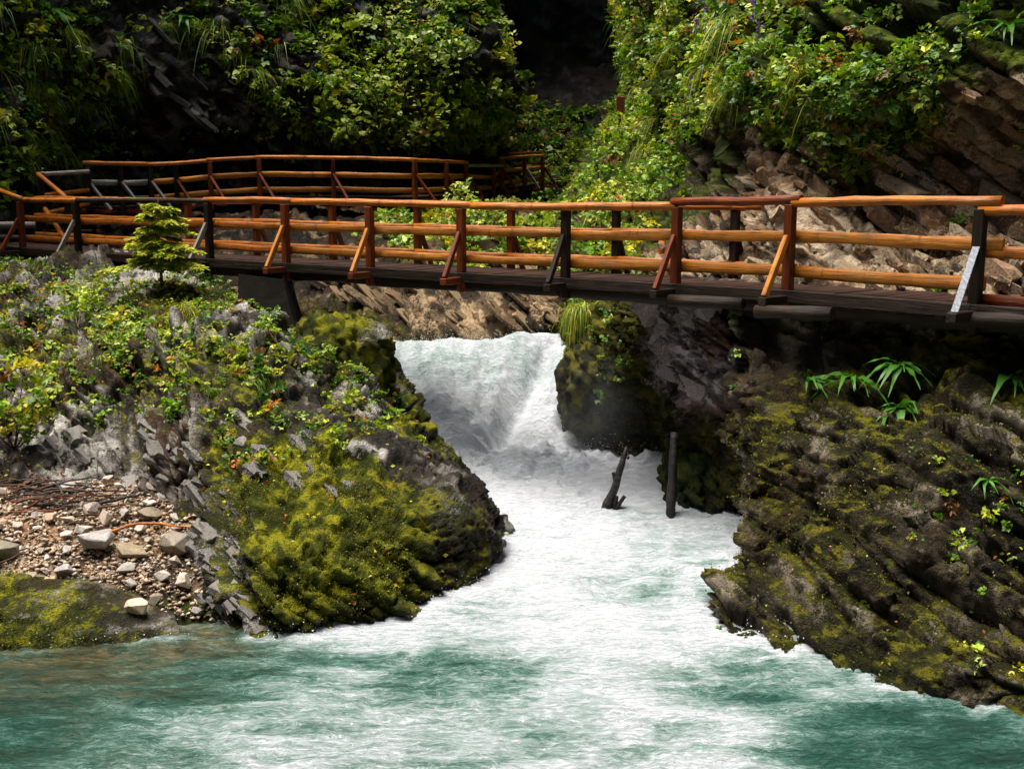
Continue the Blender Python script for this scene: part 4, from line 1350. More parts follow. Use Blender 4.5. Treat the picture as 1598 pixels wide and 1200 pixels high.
# --- left bank ---------------------------------------------------------------------------------
LBV = [([(-160, 420), (130, 420), (480, 440), (600, 590), (650, 660), (560, 700), (420, 690), (300, 660), (200, 650), (90, 690), (-160, 700)], 0.6),
       ([(330, 540), (450, 520), (590, 600), (560, 650), (400, 640)], 1.2), ([(340, 660), (460, 650), (600, 690), (470, 740), (350, 720)], 0.9),
       ([(130, 430), (330, 430), (330, 560), (180, 600)], 1.1), ([(-160, 410), (140, 410), (140, 600), (-160, 600)], 0.8)]
LBB = [([(100, 690), (320, 690), (320, 800), (100, 800)], 0.3)]
fo = Foliage()
C, N, _, _ = pick('left_bank', 1500, noisy(dens_poly(LBV, LBB, 0.015), 1.0, -0.3))
clumps(fo, C + N * 0.03, N, RNG.uniform(0.07, 0.2, len(C)), 13, 0.055, (2.6, 4, 3.2, 1.1, 0.5, 0.5, 0.3), 3, 0.9, 0.1)
# single fallen leaves on moss and stone
C, N, _, _ = pick('left_bank', 1500, dens_poly([([(-160, 420), (480, 430), (700, 750), (740, 920), (420, 980), (300, 800), (-160, 760)], 1.0)], f=0.1))
fo.leaves(C + N * 0.03, RNG.normal(0, 1, C.shape) * np.array((1, 1, 0.2)), N + RNG.normal(0, 0.3, N.shape), RNG.uniform(0.03, 0.07, len(C)), palette(len(C), (0, 0.4, 1, 1.5, 0.3, 3, 1.6)) * RNG.uniform(0.6, 1.3, (len(C), 1)))
C, N, _, _ = pick('left_bank', 2600, dens_poly([([(-160, 440), (110, 440), (150, 560), (60, 660), (-160, 680)], 1.0), ([(-160, 690), (100, 690), (140, 760), (-160, 770)], 1.0)]))
fo.leaves(C + N * 0.03, RNG.normal(0, 1, C.shape) * np.array((1, 1, 0.3)), N + RNG.normal(0, 0.4, N.shape), RNG.uniform(0.03, 0.075, len(C)), palette(len(C), (0, 0, 0, 0.1, 0, 3, 0.35)) * RNG.uniform(0.35, 1.2, (len(C), 1)))
tag(link('left_bank_ground_cover', fo.mesh('left_bank_ground_cover', M_LEAF)), 'small creeping leaves and fallen autumn leaves over the left bank', 'ground cover', None, 'stuff')

# --- right bank and channel wall ----------------------------------------------------------------
fo = Foliage()
C, N, _, _ = pick('right_bank', 130, noisy(dens_poly([([(1300, 660), (1700, 640), (1700, 900), (1450, 900), (1340, 780)], 1.0)], f=0.12), 1.0, -0.1))
clumps(fo, C + N * 0.02, N, RNG.uniform(0.04, 0.13, len(C)), 9, 0.045, (3, 4, 1.6, 0.8, 0.4, 0.3, 0.2), 3)
C, N, _, _ = pick('channel_wall', 110, dens_poly([([(870, 440), (960, 440), (1010, 600), (960, 640), (880, 560)], 1.0), ([(1000, 460), (1150, 460), (1150, 520)], 0.4)]))
clumps(fo, C + N * 0.02, N, RNG.uniform(0.05, 0.14, len(C)), 10, 0.055, (3, 4, 1.6, 0.6, 0.2, 0.2, 0.1), 3)
C, N, _, _ = pick('right_bank', 300, dens_poly([([(1150, 700), (1700, 700), (1700, 1100), (1200, 1000)], 1.0)]))
fo.leaves(C + N * 0.02, RNG.normal(0, 1, C.shape), N + RNG.normal(0, 0.3, N.shape), RNG.uniform(0.02, 0.05, len(C)), palette(len(C), (0.3, 0.5, 1, 1.5, 0.5, 2, 0.8)))
tag(link('right_bank_ground_cover', fo.mesh('right_bank_ground_cover', M_LEAF)), 'sparse small leaves growing in cracks of the right hand rocks', 'ground cover', None, 'stuff')


# ------------------------------------------------------------------ grass tufts (each its own object)
def tuft_mesh(seed, nb=70, L=0.6, w=0.012, spread=0.75, droop=0.9, wts=(1, 4, 3, 0.7, 0.2, 0.35, 0), out=(0, -0.55, 0.75)):
    global RNG
    keep = RNG
    RNG = np.random.default_rng(seed)
    f = Foliage()
    r = RNG.normal(0, 0.07 * L / 0.6, (nb, 3)) * np.array((1.3, 0.5, 0.5))
    d = np.array(out) + RNG.normal(0, spread * 0.5, (nb, 3))
    col = palette(nb, wts) * RNG.uniform(0.6, 1.35, (nb, 1))
    f.blades(r, d, L * RNG.uniform(0.5, 1.15, nb), w * RNG.uniform(0.7, 1.2, (nb, 1)), droop * RNG.uniform(0.7, 1.3, nb), col)
    me = f.mesh('grass_tuft', M_GRASS)
    RNG = keep
    return me


TUFT_HANG = [tuft_mesh(300 + k, 80, 0.62, 0.016, 0.7, 1.0) for k in range(6)]
TUFT_WARM = [tuft_mesh(320 + k, 80, 0.6, 0.014, 0.7, 1.1, (0.2, 2, 3, 2.0, 0.3, 1.6, 0.1)) for k in range(4)]


def beside(px, py, marks):
    """where a thing lies next to the nearest landmark, in words"""
    x, y, nm = min(marks, key=lambda m: (m[0] - px) ** 2 + (m[1] - py) ** 2)
    dx, dy = px - x, py - y
    if abs(dx) > 1.2 * abs(dy):
        return ('left of ' if dx < 0 else 'right of ') + nm
    return ('above ' if dy < 0 else 'below ') + nm


LC_MARKS = [(85, 20, 'the dark fern'), (300, 30, 'the fern beside bare rock'), (610, 120, 'the large pale shrub'), (790, 75, 'the small yellow shrub'), (100, 270, 'the sloping stair handrail'), (406, 246, 'the highest walkway rail'), (250, 130, 'the bare dark rock'), (30, 160, 'the leafy left edge')]
RC_MARKS = [(1092, 40, 'the violet flowers'), (967, 165, 'the small reddish board'), (1560, 45, 'the fern in the upper right corner'), (1200, 150, 'the rusty overhanging grass'), (1056, 318, 'the raised dark handrail'), (1400, 200, 'the dark leaves over the rock wall'), (905, 478, 'the grass cap by the waterfall')]
LB_MARKS = [(298, 478, 'the straw yellow tussock'), (200, 520, 'the light green bush'), (418, 480, 'the dark bridge pier'), (30, 600, 'the bright yellow bush'), (528, 560, 'the rounded mossy boulder'), (125, 455, 'the dark leaved bush')]


def tuft_field(surf, n, dens, meshes, scale, label, group, minsep):
    done = []
    C, N, px, py = pick(surf, n * 6, dens)
    for c, nn in zip(C, N):
        if len(done) >= n:
            break
        if any(np.linalg.norm(c - q) < minsep for q in done):
            continue
        done.append(c)
        o = link('grass_tuft', random.choice(meshes), None, c + nn * 0.02)
        o.rotation_euler = (random.uniform(-0.15, 0.15), random.uniform(-0.2, 0.2), math.atan2(nn[0], -nn[1]) + random.uniform(-0.4, 0.4))
        s = random.uniform(*scale)
        o.scale = (s, s, s * random.uniform(0.8, 1.15))
        x, y = to_px(c)
        mk = {'left_cliff': LC_MARKS, 'right_cliff': RC_MARKS, 'left_bank': LB_MARKS}[surf]
        big = 'small ' if s < scale[0] + 0.33 * (scale[1] - scale[0]) else 'large ' if s > scale[0] + 0.67 * (scale[1] - scale[0]) else 'medium '
        tag(o, big + label + ', ' + beside(x, y, mk), 'grass tuft', group)


tuft_field('left_cliff', 130, noisy(dens_poly([([(-60, -60), (170, -60), (200, 130), (150, 240), (-60, 320)], 1.0), ([(180, -60), (760, -60), (800, 230), (560, 245), (420, 200), (300, 80), (190, 60)], 0.5)]), 1.0, -0.4),
           TUFT_HANG, (1.2, 2.1), 'arching green grass tuft on the left cliff', 'grass tufts on the left cliff', 0.55)
tuft_field('left_cliff', 12, dens_poly([([(745, 30), (830, 90), (830, 240), (770, 240), (760, 130)], 1.0)]),
           TUFT_WARM, (1.2, 1.8), 'golden grass tuft on the left cliff edge', 'golden grass on the left cliff edge', 0.5)
tuft_field('right_cliff', 95, noisy(dens_poly([([(960, -60), (1560, -60), (1500, 100), (1430, 190), (1280, 190), (1200, 160), (1090, 190), (1050, 260), (1000, 400), (880, 400), (960, 180)], 1.0)]), 1.0, -0.5),
           TUFT_HANG + TUFT_WARM, (0.7, 1.35), 'drooping grass tuft, right cliff', 'grass tufts on the right cliff', 0.35)
tuft_field('right_cliff', 10, dens_poly([([(1090, 110), (1280, 100), (1300, 160), (1210, 180), (1120, 180)], 1.0)]),
           TUFT_WARM, (0.8, 1.3), 'rusty grass tuft on the overhanging lip', 'rusty grass on the right cliff lip', 0.3)
tuft_field('left_bank', 16, dens_poly([([(20, 430), (560, 520), (500, 640), (120, 640)], 1.0)]),
           TUFT_HANG, (0.35, 0.7), 'green grass tuft on the left bank', 'grass tufts on the left bank', 0.3)


def on_surf(name, px, py):
    s = SURF[name]
    ok = np.where(s['p'][:, 1] > 1, 0, 1e6)
    e = (s['px'] - px) ** 2 + (s['py'] - py) ** 2 + ok
    m = e < max(180.0, e.min() + 1)
    i = int(np.argmin(np.where(m, s['p'][:, 1], 1e9)))
    return s['p'][i], s['n'][i]


# single conspicuous plants
c, nn = on_surf('left_bank', 298, 478)
o = link('grass_tussock', tuft_mesh(350, 260, 0.5, 0.010, 1.1, 0.95, (0.1, 1.5, 3, 2.2, 0.3, 1.0, 0), (0.1, -0.4, 0.8)), None, c + nn * 0.03)
tag(o, 'round straw yellow grass tussock on the left bank under the bridge', 'grass')
c, nn = on_surf('channel_wall', 905, 478)
o = link('grass_tussock', tuft_mesh(351, 260, 0.62, 0.012, 0.9, 1.3, (0.2, 2, 3.5, 2.0, 0.2, 0.5, 0), (-0.35, -0.5, 0.6)), None, c + nn * 0.05 + UP * 0.08)
tag(o, 'drooping yellow green grass cap on rock beside the top of the waterfall', 'grass')


def shrub(name, base, tips, leaf, per, wts, label, cat='shrub', group=None, rad=0.3, stem_r=0.012, k=3):
    """stems from the base to each tip, leaves gathered round the outer part"""
    t = empty(name, base)
    b = np.array(base)
    f = Foliage()
    Vs, Fs, n0 = [], [], 0
    bm_me = []
    for i, tip in enumerate(tips):
        tip = np.array(tip) - b
        m = 7
        tt = np.linspace(0, 1, m)
        bend = RNG.normal(0, 0.06, 3) * np.linalg.norm(tip)
        pts = np.outer(tt, tip) + np.outer(np.sin(tt * math.pi), bend)
        bm_me.append((pts, np.linspace(stem_r, stem_r * 0.3, m)))
        for q in np.linspace(0.35, 1.0, 6):
            c = pts[0] * 0 + np.array([np.interp(q, tt, pts[:, j]) for j in range(3)])
            clumps(f, c[None], np.array([[0, -0.4, 0.7]]), rad * (0.55 + 0.5 * q), per, leaf, wts, k)
    for pts, r in bm_me:
        link('stem', log_mesh('stem', pts, r, M_TWIG, 5, 3), t)
    link('foliage', f.mesh('foliage', M_LEAF), t)
    return tag(t, label, cat, group)


# big pale shrub on the left cliff
b, nn = on_surf('left_cliff', 610, 235)
shrub('leafy_shrub', b + (0, -0.4, 0), [P(545, 60, 32.5), P(600, 30, 32.5), P(650, 70, 32.8), P(690, 110, 33.2), P(640, 150, 32.4), P(580, 140, 32.2), P(700, 190, 33.4), P(540, 190, 32), P(660, 10, 33)], 0.17, 16,
      (0.5, 2.5, 3, 0.8, 3.4, 0.1, 0), 'large pale green leafy shrub leaning out of the left cliff above the walkway', 'shrub', None, 0.75, 0.05)
b, nn = on_surf('left_cliff', 765, 95)
shrub('leafy_shrub', b, [P(790, 75, 37), P(772, 60, 37), P(800, 100, 37)], 0.14, 8, (0.2, 1, 3, 3, 1, 0.4, 0.1), 'small yellow shrub on the upper edge of the left cliff', 'shrub', None, 0.4, 0.02)
c, nn = on_surf('left_bank', 25, 690)
shrub('leafy_shrub', c, [P(-60, 590, 14.0), P(-10, 570, 14.2), P(40, 560, 14.3), P(75, 580, 14.2), P(95, 610, 14.0), P(50, 630, 13.8), P(5, 640, 13.8)], 0.085, 11, (0.1, 1.2, 4, 2.6, 0.8, 0.1, 0.05),
      'bright yellow green bush at the left edge above the gravel', 'bush', None, 0.24, 0.012)
c, nn = on_surf('left_bank', 200, 575)
shrub('leafy_shrub', c, [P(150, 505, 16.2), P(185, 490, 16.4), P(225, 500, 16.2), P(200, 530, 15.8), P(160, 535, 15.8)], 0.075, 10, (0.5, 3.5, 2.5, 0.6, 1.8, 0.1, 0.0), 'light green leafy bush on the left bank under the young spruce', 'bush', None, 0.24, 0.012)
c, nn = on_surf('left_bank', 125, 500)
shrub('leafy_shrub', c, [P(95, 455, 17.6), P(130, 440, 17.8), P(160, 455, 17.4)], 0.08, 9, (0.8, 3.5, 2, 0.4, 0.8, 0.1, 0), 'dark leaved bush just below the left end of the bridge', 'bush', None, 0.24, 0.012)
c, nn = on_surf('gorge_bank', 715, 340)
shrub('leafy_shrub', c + (0, -0.3, 0), [P(705, 300, 26.3), P(720, 292, 26.3), P(735, 305, 26.3), P(700, 318, 26)], 0.12, 8, (0.1, 1, 2.5, 1.5, 3.5, 0, 0), 'pale leafed sapling poking up between the bridge and the walkway', 'sapling', None, 0.22, 0.015)
c, nn = on_surf('left_bank', 425, 525)
shrub('leafy_shrub', c, [P(415, 495, 15.9), P(430, 490, 15.9), P(400, 505, 15.9)], 0.06, 7, (0.4, 4, 2, 0.2, 0.5, 0, 0), 'small fresh green plant in front of the dark bridge pier', 'plant', None, 0.12, 0.006)


# young spruce in front of the bridge
def spruce(base, H, W, label):
    t = empty('spruce_sapling', base)
    link('trunk', log_mesh('trunk', [(0, 0, -0.1), (0.01, 0, H * 0.3), (-0.01, 0, H * 0.65), (0.02, 0, H)], [0.03, 0.024, 0.014, 0.004], M_TWIG, 7, 5), t)
    f = Foliage()
    br = []
    lv = 11
    for i in range(lv):
        z = H * (0.27 + 0.70 * i / lv)
        ln = W * 0.5 * (1 - 0.80 * (i / lv) ** 1.1) * RNG.uniform(0.85, 1.1)
        m = 6 if i < 6 else 4
        for j in range(m):
            a = j / m * 2 * math.pi + i * 0.7 + RNG.normal(0, 0.2)
            if RNG.random() < 0.2:
                continue
            l = ln * RNG.uniform(0.4, 1.2)
            dx = np.array((math.cos(a), math.sin(a), 0))
            tt = np.linspace(0, 1, 7)
            pts = np.outer(tt * l, dx) + np.outer(0.10 * l * tt - 0.30 * l * tt ** 2 + 0.06 * l * tt ** 4, UP) + np.array((0, 0, z + RNG.normal(0, 0.03)))
            br.append((pts, np.linspace(0.008, 0.002, 7)))
            sd = np.cross(dx, UP)
            for q in np.linspace(0.22, 1.0, 9):
                c = np.array([np.interp(q, tt, pts[:, k]) for k in range(3)])
                for sg in (-1, 1):
                    tl = 0.42 * l * (1.08 - q) + 0.05
                    td = unit(dx * 0.75 + sd * sg * 0.8 - UP * 0.22 + RNG.normal(0, 0.1, 3))
                    nn = 7
                    s = np.linspace(0.05, 1, nn)
                    pp = c + np.outer(s * tl, td) - np.outer(s ** 2 * tl * 0.15, UP)
                    for g in (-1, 1, 0):
                        ax = unit(td + g * 0.75 * np.cross(td, UP) + RNG.normal(0, 0.15, (nn, 3)) - 0.15 * UP * (g == 0))
                        f.leaves(pp, ax, np.tile(UP, (nn, 1)) + RNG.normal(0, 0.3, (nn, 3)), RNG.uniform(0.06, 0.11, nn),
                                 np.array((0.46, 0.48, 0.03)) * RNG.uniform(0.6, 1.3, (nn, 1)) * (np.array((0.8, 0.95, 1)) if q < 0.6 else 1), 0.2, 0.03)
    for pts, r in br[::1]:
        link('branch', log_mesh('branch', pts, r, M_TWIG, 4, 1), t)
    link('needles', f.mesh('needles', M_NEEDLE), t)
    tag(t, label, 'spruce')


c, nn = on_surf('left_bank', 252, 440)
tip = P(258, 306, c[1])
spruce(c, tip[2] - c[2], 1.65, 'young yellow green spruce standing in front of the left part of the bridge')


# hart's-tongue ferns and small ferns on the dark rock, right
def frond_mesh(L, w, seed):
    rr = np.random.default_rng(seed)
    n = 9
    V, F, C = [], [], []
    for k in range(n):
        t = k / (n - 1)
        y = L * (t - 0.12 * t * t)
        z = L * (0.28 * t - 0.85 * t * t)
        ww = w * (0.35 + 0.75 * math.sin(min(1, t * 1.25 + 0.12) * math.pi) ** 0.7) * (1 - t ** 6) + 0.002
        rip = 0.012 * math.sin(k * 2.3)
        V += [(-ww, -y, z + 0.25 * ww + rip), (0, -y, z), (ww, -y, z + 0.25 * ww - rip)]
    for k in range(n - 1):
        a = 3 * k
        F += [(a, a + 1, a + 4, a + 3), (a + 1, a + 2, a + 5, a + 4)]
    col = np.array((0.045, 0.15, 0.012)) * np.ones((len(V), 3)) * rr.uniform(0.8, 1.3)
    col[1::3] *= 1.5
    return make_mesh('frond', np.array(V), np.array(F), {'tint': col}, M_LEAF, True)


FRONDS = [frond_mesh(0.30 + 0.05 * k, 0.026 + 0.003 * k, k) for k in range(4)]


def fern(surf, px, py, n, scale, label):
    c, nn = on_surf(surf, px, py)
    t = empty('fern', c + nn * 0.05)
    for i in range(n):
        o = link('frond', random.choice(FRONDS), t)
        a = (i - (n - 1) / 2) / max(1, n - 1) * 2.4 + random.uniform(-0.2, 0.2)
        o.rotation_euler = (random.uniform(-0.7, 0.15), random.uniform(-0.3, 0.3), a + math.atan2(nn[0], -nn[1]) * 0.5)
        o.scale = [scale * random.uniform(0.75, 1.2)] * 3
    tag(t, label, 'fern')


fern('right_bank', 1325, 588, 9, 1.15, 'strap leaved fern in the shadow under the bridge, left of the largest fern')
fern('right_bank', 1395, 566, 11, 1.3, 'largest strap leaved fern in the shadow under the bridge')
fern('right_bank', 1402, 632, 8, 1.1, 'bright strap leaved fern just below the largest fern under the bridge')
fern('right_bank', 1258, 592, 7, 1.0, 'small dark fern under the bridge near the rock corner')
fern('right_bank', 1575, 585, 8, 1.3, 'dim fern under the bridge at the right edge')
fern('right_bank', 1530, 738, 5, 0.8, 'small fern with a few fronds on the lit right rock face')
fern('left_cliff', 85, 20, 9, 2.4, 'dark green fern high on the left cliff')
fern('left_cliff', 300, 30, 9, 2.0, 'green fern at the top of the left cliff beside bare rock')
fern('right_cliff', 1560, 45, 8, 1.1, 'fern among leaves at the upper right corner')


# violet flower spikes on the right cliff
def flower(px, py, label):
    c, nn = on_surf('right_cliff', px, py)
    c = c + nn * 0.28
    t = empty('flower', c)
    L = 0.45
    link('stem', log_mesh('stem', [(0, 0.1, -0.2), (0.02, 0, 0.1), (0.03, -0.05, L)], [0.006, 0.005, 0.003], M_TWIG, 5, 2), t)
    f = Foliage()
    n = 26
    z = RNG.uniform(0.1, L, n)
    b = np.stack([0.03 + RNG.normal(0, 0.012, n), -0.04 + RNG.normal(0, 0.012, n), z], 1)
    f.leaves(b, RNG.normal(0, 1, (n, 3)), RNG.normal(0, 1, (n, 3)), RNG.uniform(0.04, 0.07, n), np.array((0.16, 0.10, 0.48)) * RNG.uniform(0.7, 1.4, (n, 1)), 0.42)
    link('petals', f.mesh('petals', M_LEAF), t)
    tag(t, label, 'flower', 'violet flower spikes on the right cliff')


for (x, y, w) in ((1090, 8, 'topmost of the cluster'), (1092, 62, 'lowest of the cluster on the left'), (1098, 40, 'in the middle of the cluster'), (1118, 20, 'right of the topmost one'),
                  (1183, 62, 'rightmost of all'), (1172, 70, 'just left of the rightmost one'), (1080, 165, 'alone below the cluster')):
    flower(x, y, 'violet flower spike on the right cliff, ' + w)
# small reddish signboard on the far edge of the right cliff
c, nn = on_surf('right_cliff', 985, 160)
sgn = empty('signboard', P(967, 185, c[1] - 0.5))
beam('post', P(967, 205, c[1] - 0.5), P(967, 150, c[1] - 0.5), 0.07, 0.07, M_POST, sgn, (1, 0, 0))
beam('board', P(962, 165, c[1] - 0.6), P(975, 165, c[1] - 0.6), 0.04, 0.42, M_POST, sgn)
tag(sgn, 'small reddish brown board on a post at the far edge of the right cliff', 'sign')


# ------------------------------------------------------------------ stones, blocks, boulders
def hull_mesh(name, seed, mat, n=16, sq=(1, 0.8, 0.6), tint=(1, 1, 1), masks=None, bevel=0.014):
    rr = np.random.default_rng(seed)
    p = unit(rr.normal(0, 1, (n, 3))) * rr.uniform(0.75, 1.0, (n, 1)) * np.array(sq) * 0.5
    bm = bmesh.new()
    for v in p:
        bm.verts.new(v)
    bmesh.ops.convex_hull(bm, input=list(bm.verts))
    bmesh.ops.delete(bm, geom=[v for v in bm.verts if not v.link_faces], context='VERTS')
    if bevel:
        bmesh.ops.bevel(bm, geom=list(bm.edges), offset=bevel, segments=1, affect='EDGES')
    bmesh.ops.triangulate(bm, faces=list(bm.faces))
    me = bpy.data.meshes.new(name)
    bm.to_mesh(me)
    bm.free()
    nv = len(me.vertices)
    for an, c in (masks or {'tint': tint}).items():
        at = me.attributes.new(an, 'FLOAT_COLOR', 'POINT')
        at.data.foreach_set('color', np.tile(np.array((*c, 1.0), np.float32), (nv, 1)).ravel())
    me.materials.append(mat)
    return me


STONES = [hull_mesh('stone', 400 + k, M_STONE, random.choice((9, 10, 12)), (1, random.uniform(0.65, 0.95), random.uniform(0.4, 0.75)), [random.uniform(0.75, 1.15)] * 3) for k in range(16)]
GRAV = dens_poly([([(-120, 745), (150, 750), (310, 790), (310, 860), (340, 960), (250, 965), (180, 905), (-120, 890)], 1.0)], f=0.0)
placed = []


GB_MARKS = [(150, 850, 'the large flat boulder'), (278, 850, 'the round dark boulder'), (168, 806, 'the pale angular stone'), (222, 945, 'the cream stone by the water'), (8, 862, 'the dark boulder at the left edge'), (100, 888, 'the grey flat stone'), (292, 906, 'the white leaning stone'), (115, 757, 'the rounded stone below the ribs'), (60, 765, 'the heap of twigs'), (55, 895, 'the olive brown slab stone'), (85, 803, 'the beige stone'), (230, 800, 'the brown mossy stone')]


def put_stone(c, size, me, label, group=None, name='stone', sink=0.22, rot=None, mat=None):
    o = link(name, me, None, c + UP * size * sink)
    o.rotation_euler = rot or (random.uniform(-0.35, 0.35), random.uniform(-0.35, 0.35), random.uniform(0, 6.28))
    o.scale = (size, size, size)
    tag(o, label, 'stone', group)
    placed.append((c, size))
    return o


for k, (px, py, wpx, sq, tint, label) in enumerate([
        (150, 850, 78, (1, .75, .5), (0.75, .74, .76), 'large flat grey boulder in the middle of the gravel bar'),
        (278, 850, 58, (1, .9, .85), (0.62, .62, .6), 'round dark grey boulder against the mossy outcrop'),
        (205, 860, 58, (1, .7, .5), (0.55, .5, .36), 'mossy brown boulder between the flat and the round boulder'),
        (168, 806, 32, (.9, .8, 1), (1.25, 1.2, 1.15), 'pale angular stone standing behind the flat boulder'),
        (146, 790, 30, (1, .8, .8), (1.05, .98, .9), 'beige block behind the pale angular stone'),
        (222, 945, 42, (1, .8, .75), (1.3, 1.18, 1.0), 'pale cream stone at the water edge on the mossy slab'),
        (100, 888, 42, (1, .7, .5), (0.85, .83, .85), 'grey flat stone at the lower edge of the gravel'),
        (8, 862, 58, (1, .8, .55), (0.42, .42, .32), 'dark mossy boulder at the left edge of the gravel'),
        (292, 906, 34, (.8, .8, 1), (1.2, 1.12, 1.05), 'white stone leaning against the foot of the outcrop'),
        (55, 895, 34, (1, .5, .45), (0.8, .75, .6), 'olive brown slab stone beside the mossy slab'),
        (230, 800, 44, (1, .7, .5), (0.55, .52, .4), 'brown mossy stone behind the round boulder'),
        (115, 757, 34, (1, .7, .5), (0.9, .85, .75), 'rounded stone below the white rock ribs'),
        (238, 776, 24, (1, .7, .6), (1.2, 1.15, 1.15), 'small white stone at the right end of the twigs'),
        (85, 803, 26, (1, .8, .6), (1.0, .9, .75), 'beige stone left of the stacked pale blocks')]):
    c, nn = on_surf('mossy_slab' if py > 930 else 'gravel_bar', px, py)
    size = wpx / FPX * c[1] * 1.12
    put_stone(c, size, hull_mesh('stone', 500 + k, M_STONE, 18, sq, tint), label, None, 'stone' if wpx < 40 else 'boulder', 0.25, (random.uniform(-.15, .15), random.uniform(-.2, .2), random.uniform(-.4, .4)))
C, N, px, py = pick('gravel_bar', 4000, GRAV)
cnt = 0
for c in C:
    if cnt >= 286:
        break
    size = 0.045 + 0.15 * random.random() ** 2.6 if cnt > 60 else random.uniform(0.15, 0.28)
    if any(np.linalg.norm(c - q) < 0.40 * (size + s) for q, s in placed):
        continue
    x, y = to_px(c)
    me = random.choice(STONES)
    shp = 'flattish' if STONES.index(me) % 2 == 0 else 'angular'
    big = 'fist sized' if size < 0.09 else 'palm sized' if size < 0.14 else 'head sized'
    put_stone(c, size, me, big + ' loose stone on gravel, ' + beside(x, y, GB_MARKS), 'loose stones on the gravel bar')
    cnt += 1
# the countless small ones
base = []
for me in [hull_mesh('gravel_piece', 450 + k, M_STONE, 9, (1, 0.8, 0.55), bevel=0) for k in range(8)]:
    v = np.array([q.co for q in me.vertices])
    f = np.array([q.vertices[:] for q in me.polygons])
    base.append((v, f))
C, N, px, py = pick('gravel_bar', 5200, GRAV)
cl = []
fo = Foliage()
for k in range(8):
    sel = C[k::8]
    v, f = base[k]
    n = len(sel)
    ang = RNG.uniform(0, 6.28, n)
    sz = 0.035 + 0.085 * RNG.random(n) ** 2
    R = np.zeros((n, 3, 3))
    tl = RNG.normal(0, 0.35, n)
    R[:, 0, 0], R[:, 0, 1], R[:, 1, 0], R[:, 1, 1], R[:, 2, 2] = np.cos(ang), -np.sin(ang), np.sin(ang), np.cos(ang), 1
    T = np.zeros((n, 3, 3))
    T[:, 0, 0], T[:, 1, 1], T[:, 1, 2], T[:, 2, 1], T[:, 2, 2] = 1, np.cos(tl), -np.sin(tl), np.sin(tl), np.cos(tl)
    M = R @ T
    vv = np.einsum('nij,vj->nvi', M, v) * sz[:, None, None] + (sel + UP * (sz * 0.2)[:, None])[:, None, :]
    ff = f[None] + (np.arange(n) * len(v))[:, None, None]
    col = np.array([(0.8, 0.65, 0.5), (1.1, 0.98, 0.85), (0.9, 0.86, 0.84), (1.3, 1.2, 1.12), (1.0, 0.78, 0.58)])[RNG.integers(0, 5, n)] * RNG.uniform(0.6, 1.15, (n, 1))
    fo.add(vv.reshape(-1, 3), ff.reshape(-1, 3), np.repeat(col, len(v), 0))
tag(link('gravel', fo.mesh('gravel', M_STONE)), 'beige and brown broken limestone gravel covering the left bar', 'gravel', None, 'stuff')


# angular blocks standing proud of the rock faces (parts of the rock they belong to)
def blocks(surf, n, dens, mat, bn, size, masks, seed0, sq=(1, 0.75, 0.4), proud=0.1):
    mes = []
    for k in range(6):
        rr = random.Random(seed0 + k)
        bm = bmesh.new()
        bmesh.ops.create_cube(bm, size=1.0)
        bmesh.ops.subdivide_edges(bm, edges=list(bm.edges), cuts=1)
        for v in bm.verts:
            v.co = Vector((v.co.x * sq[0] + rr.gauss(0, 0.07), v.co.y * sq[1] + rr.gauss(0, 0.07), v.co.z * sq[2] + rr.gauss(0, 0.035)))
        bmesh.ops.triangulate(bm, faces=list(bm.faces))
        me = bpy.data.meshes.new('rock_block')
        bm.to_mesh(me)
        bm.free()
        nv = len(me.vertices)
        mk = {'mask': (masks[0] + rr.uniform(-.15, .15), masks[1] + rr.uniform(-.2, .2), masks[2]), 'grain': (rr.uniform(.4, .7), rr.uniform(.3, .7), .5)}
        for an, c in mk.items():
            at = me.attributes.new(an, 'FLOAT_COLOR', 'POINT')
            at.data.foreach_set('color', np.tile(np.array((*c, 0.0), np.float32), (nv, 1)).ravel())
        me.materials.append(mat)
        mes.append(me)
    par = SURF[surf]['o']
    bnv, dip, stk = frame(bn)
    C, N, _, _ = pick(surf, n, dens)
    for c, nn in zip(C, N):
        o = link('rock_block', random.choice(mes), par)
        s = random.uniform(*size)
        x, z = Vector(dip), Vector(bnv)
        y = z.cross(x)
        m = Matrix((x, y, z)).transposed() @ Matrix.Rotation(random.uniform(-0.45, 0.45), 3, 'Z') @ Matrix.Rotation(random.uniform(-0.16, 0.16), 3, 'Y')
        m = m.to_4x4() @ Matrix.Diagonal((s * random.uniform(0.8, 1.6), s, s * random.uniform(0.7, 1.2), 1))
        m.translation = Vector(c - nn * s * (0.5 * sq[1] - proud))
        o.matrix_local = m


blocks('left_bank', 170, dens_poly([([(70, 670), (230, 660), (320, 720), (310, 790), (120, 760)], 1.0), ([(295, 830), (360, 820), (400, 980), (330, 985)], 1.6), ([(340, 650), (600, 690), (560, 780), (380, 740)], 0.5)]),
       M_ROCK_L, BN_L, (0.10, 0.25), (0.16, 0.62, 0.0), 600, (1, 0.75, 0.5), 0.04)
blocks('right_cliff', 190, dens_poly([([(1180, 190), (1640, 170), (1640, 460), (1180, 460)], 1.0), ([(1500, 130), (1640, 120), (1640, 240), (1530, 200)], 0.8)]),
       M_ROCK_W, BN_R, (0.10, 0.5), (0.10, 0.45, 0.0), 620, (1, 0.7, 0.42), 0.07)
blocks('gorge_bank', 150, dens_poly([([(470, 428), (890, 428), (880, 500), (780, 530), (620, 500), (540, 470)], 1.0)]),
       M_ROCK_T, (0.56, -0.3, 0.77), (0.16, 0.42), (0.25, 0.55, 0.0), 680, (2.4, 0.8, 0.24), 0.1)
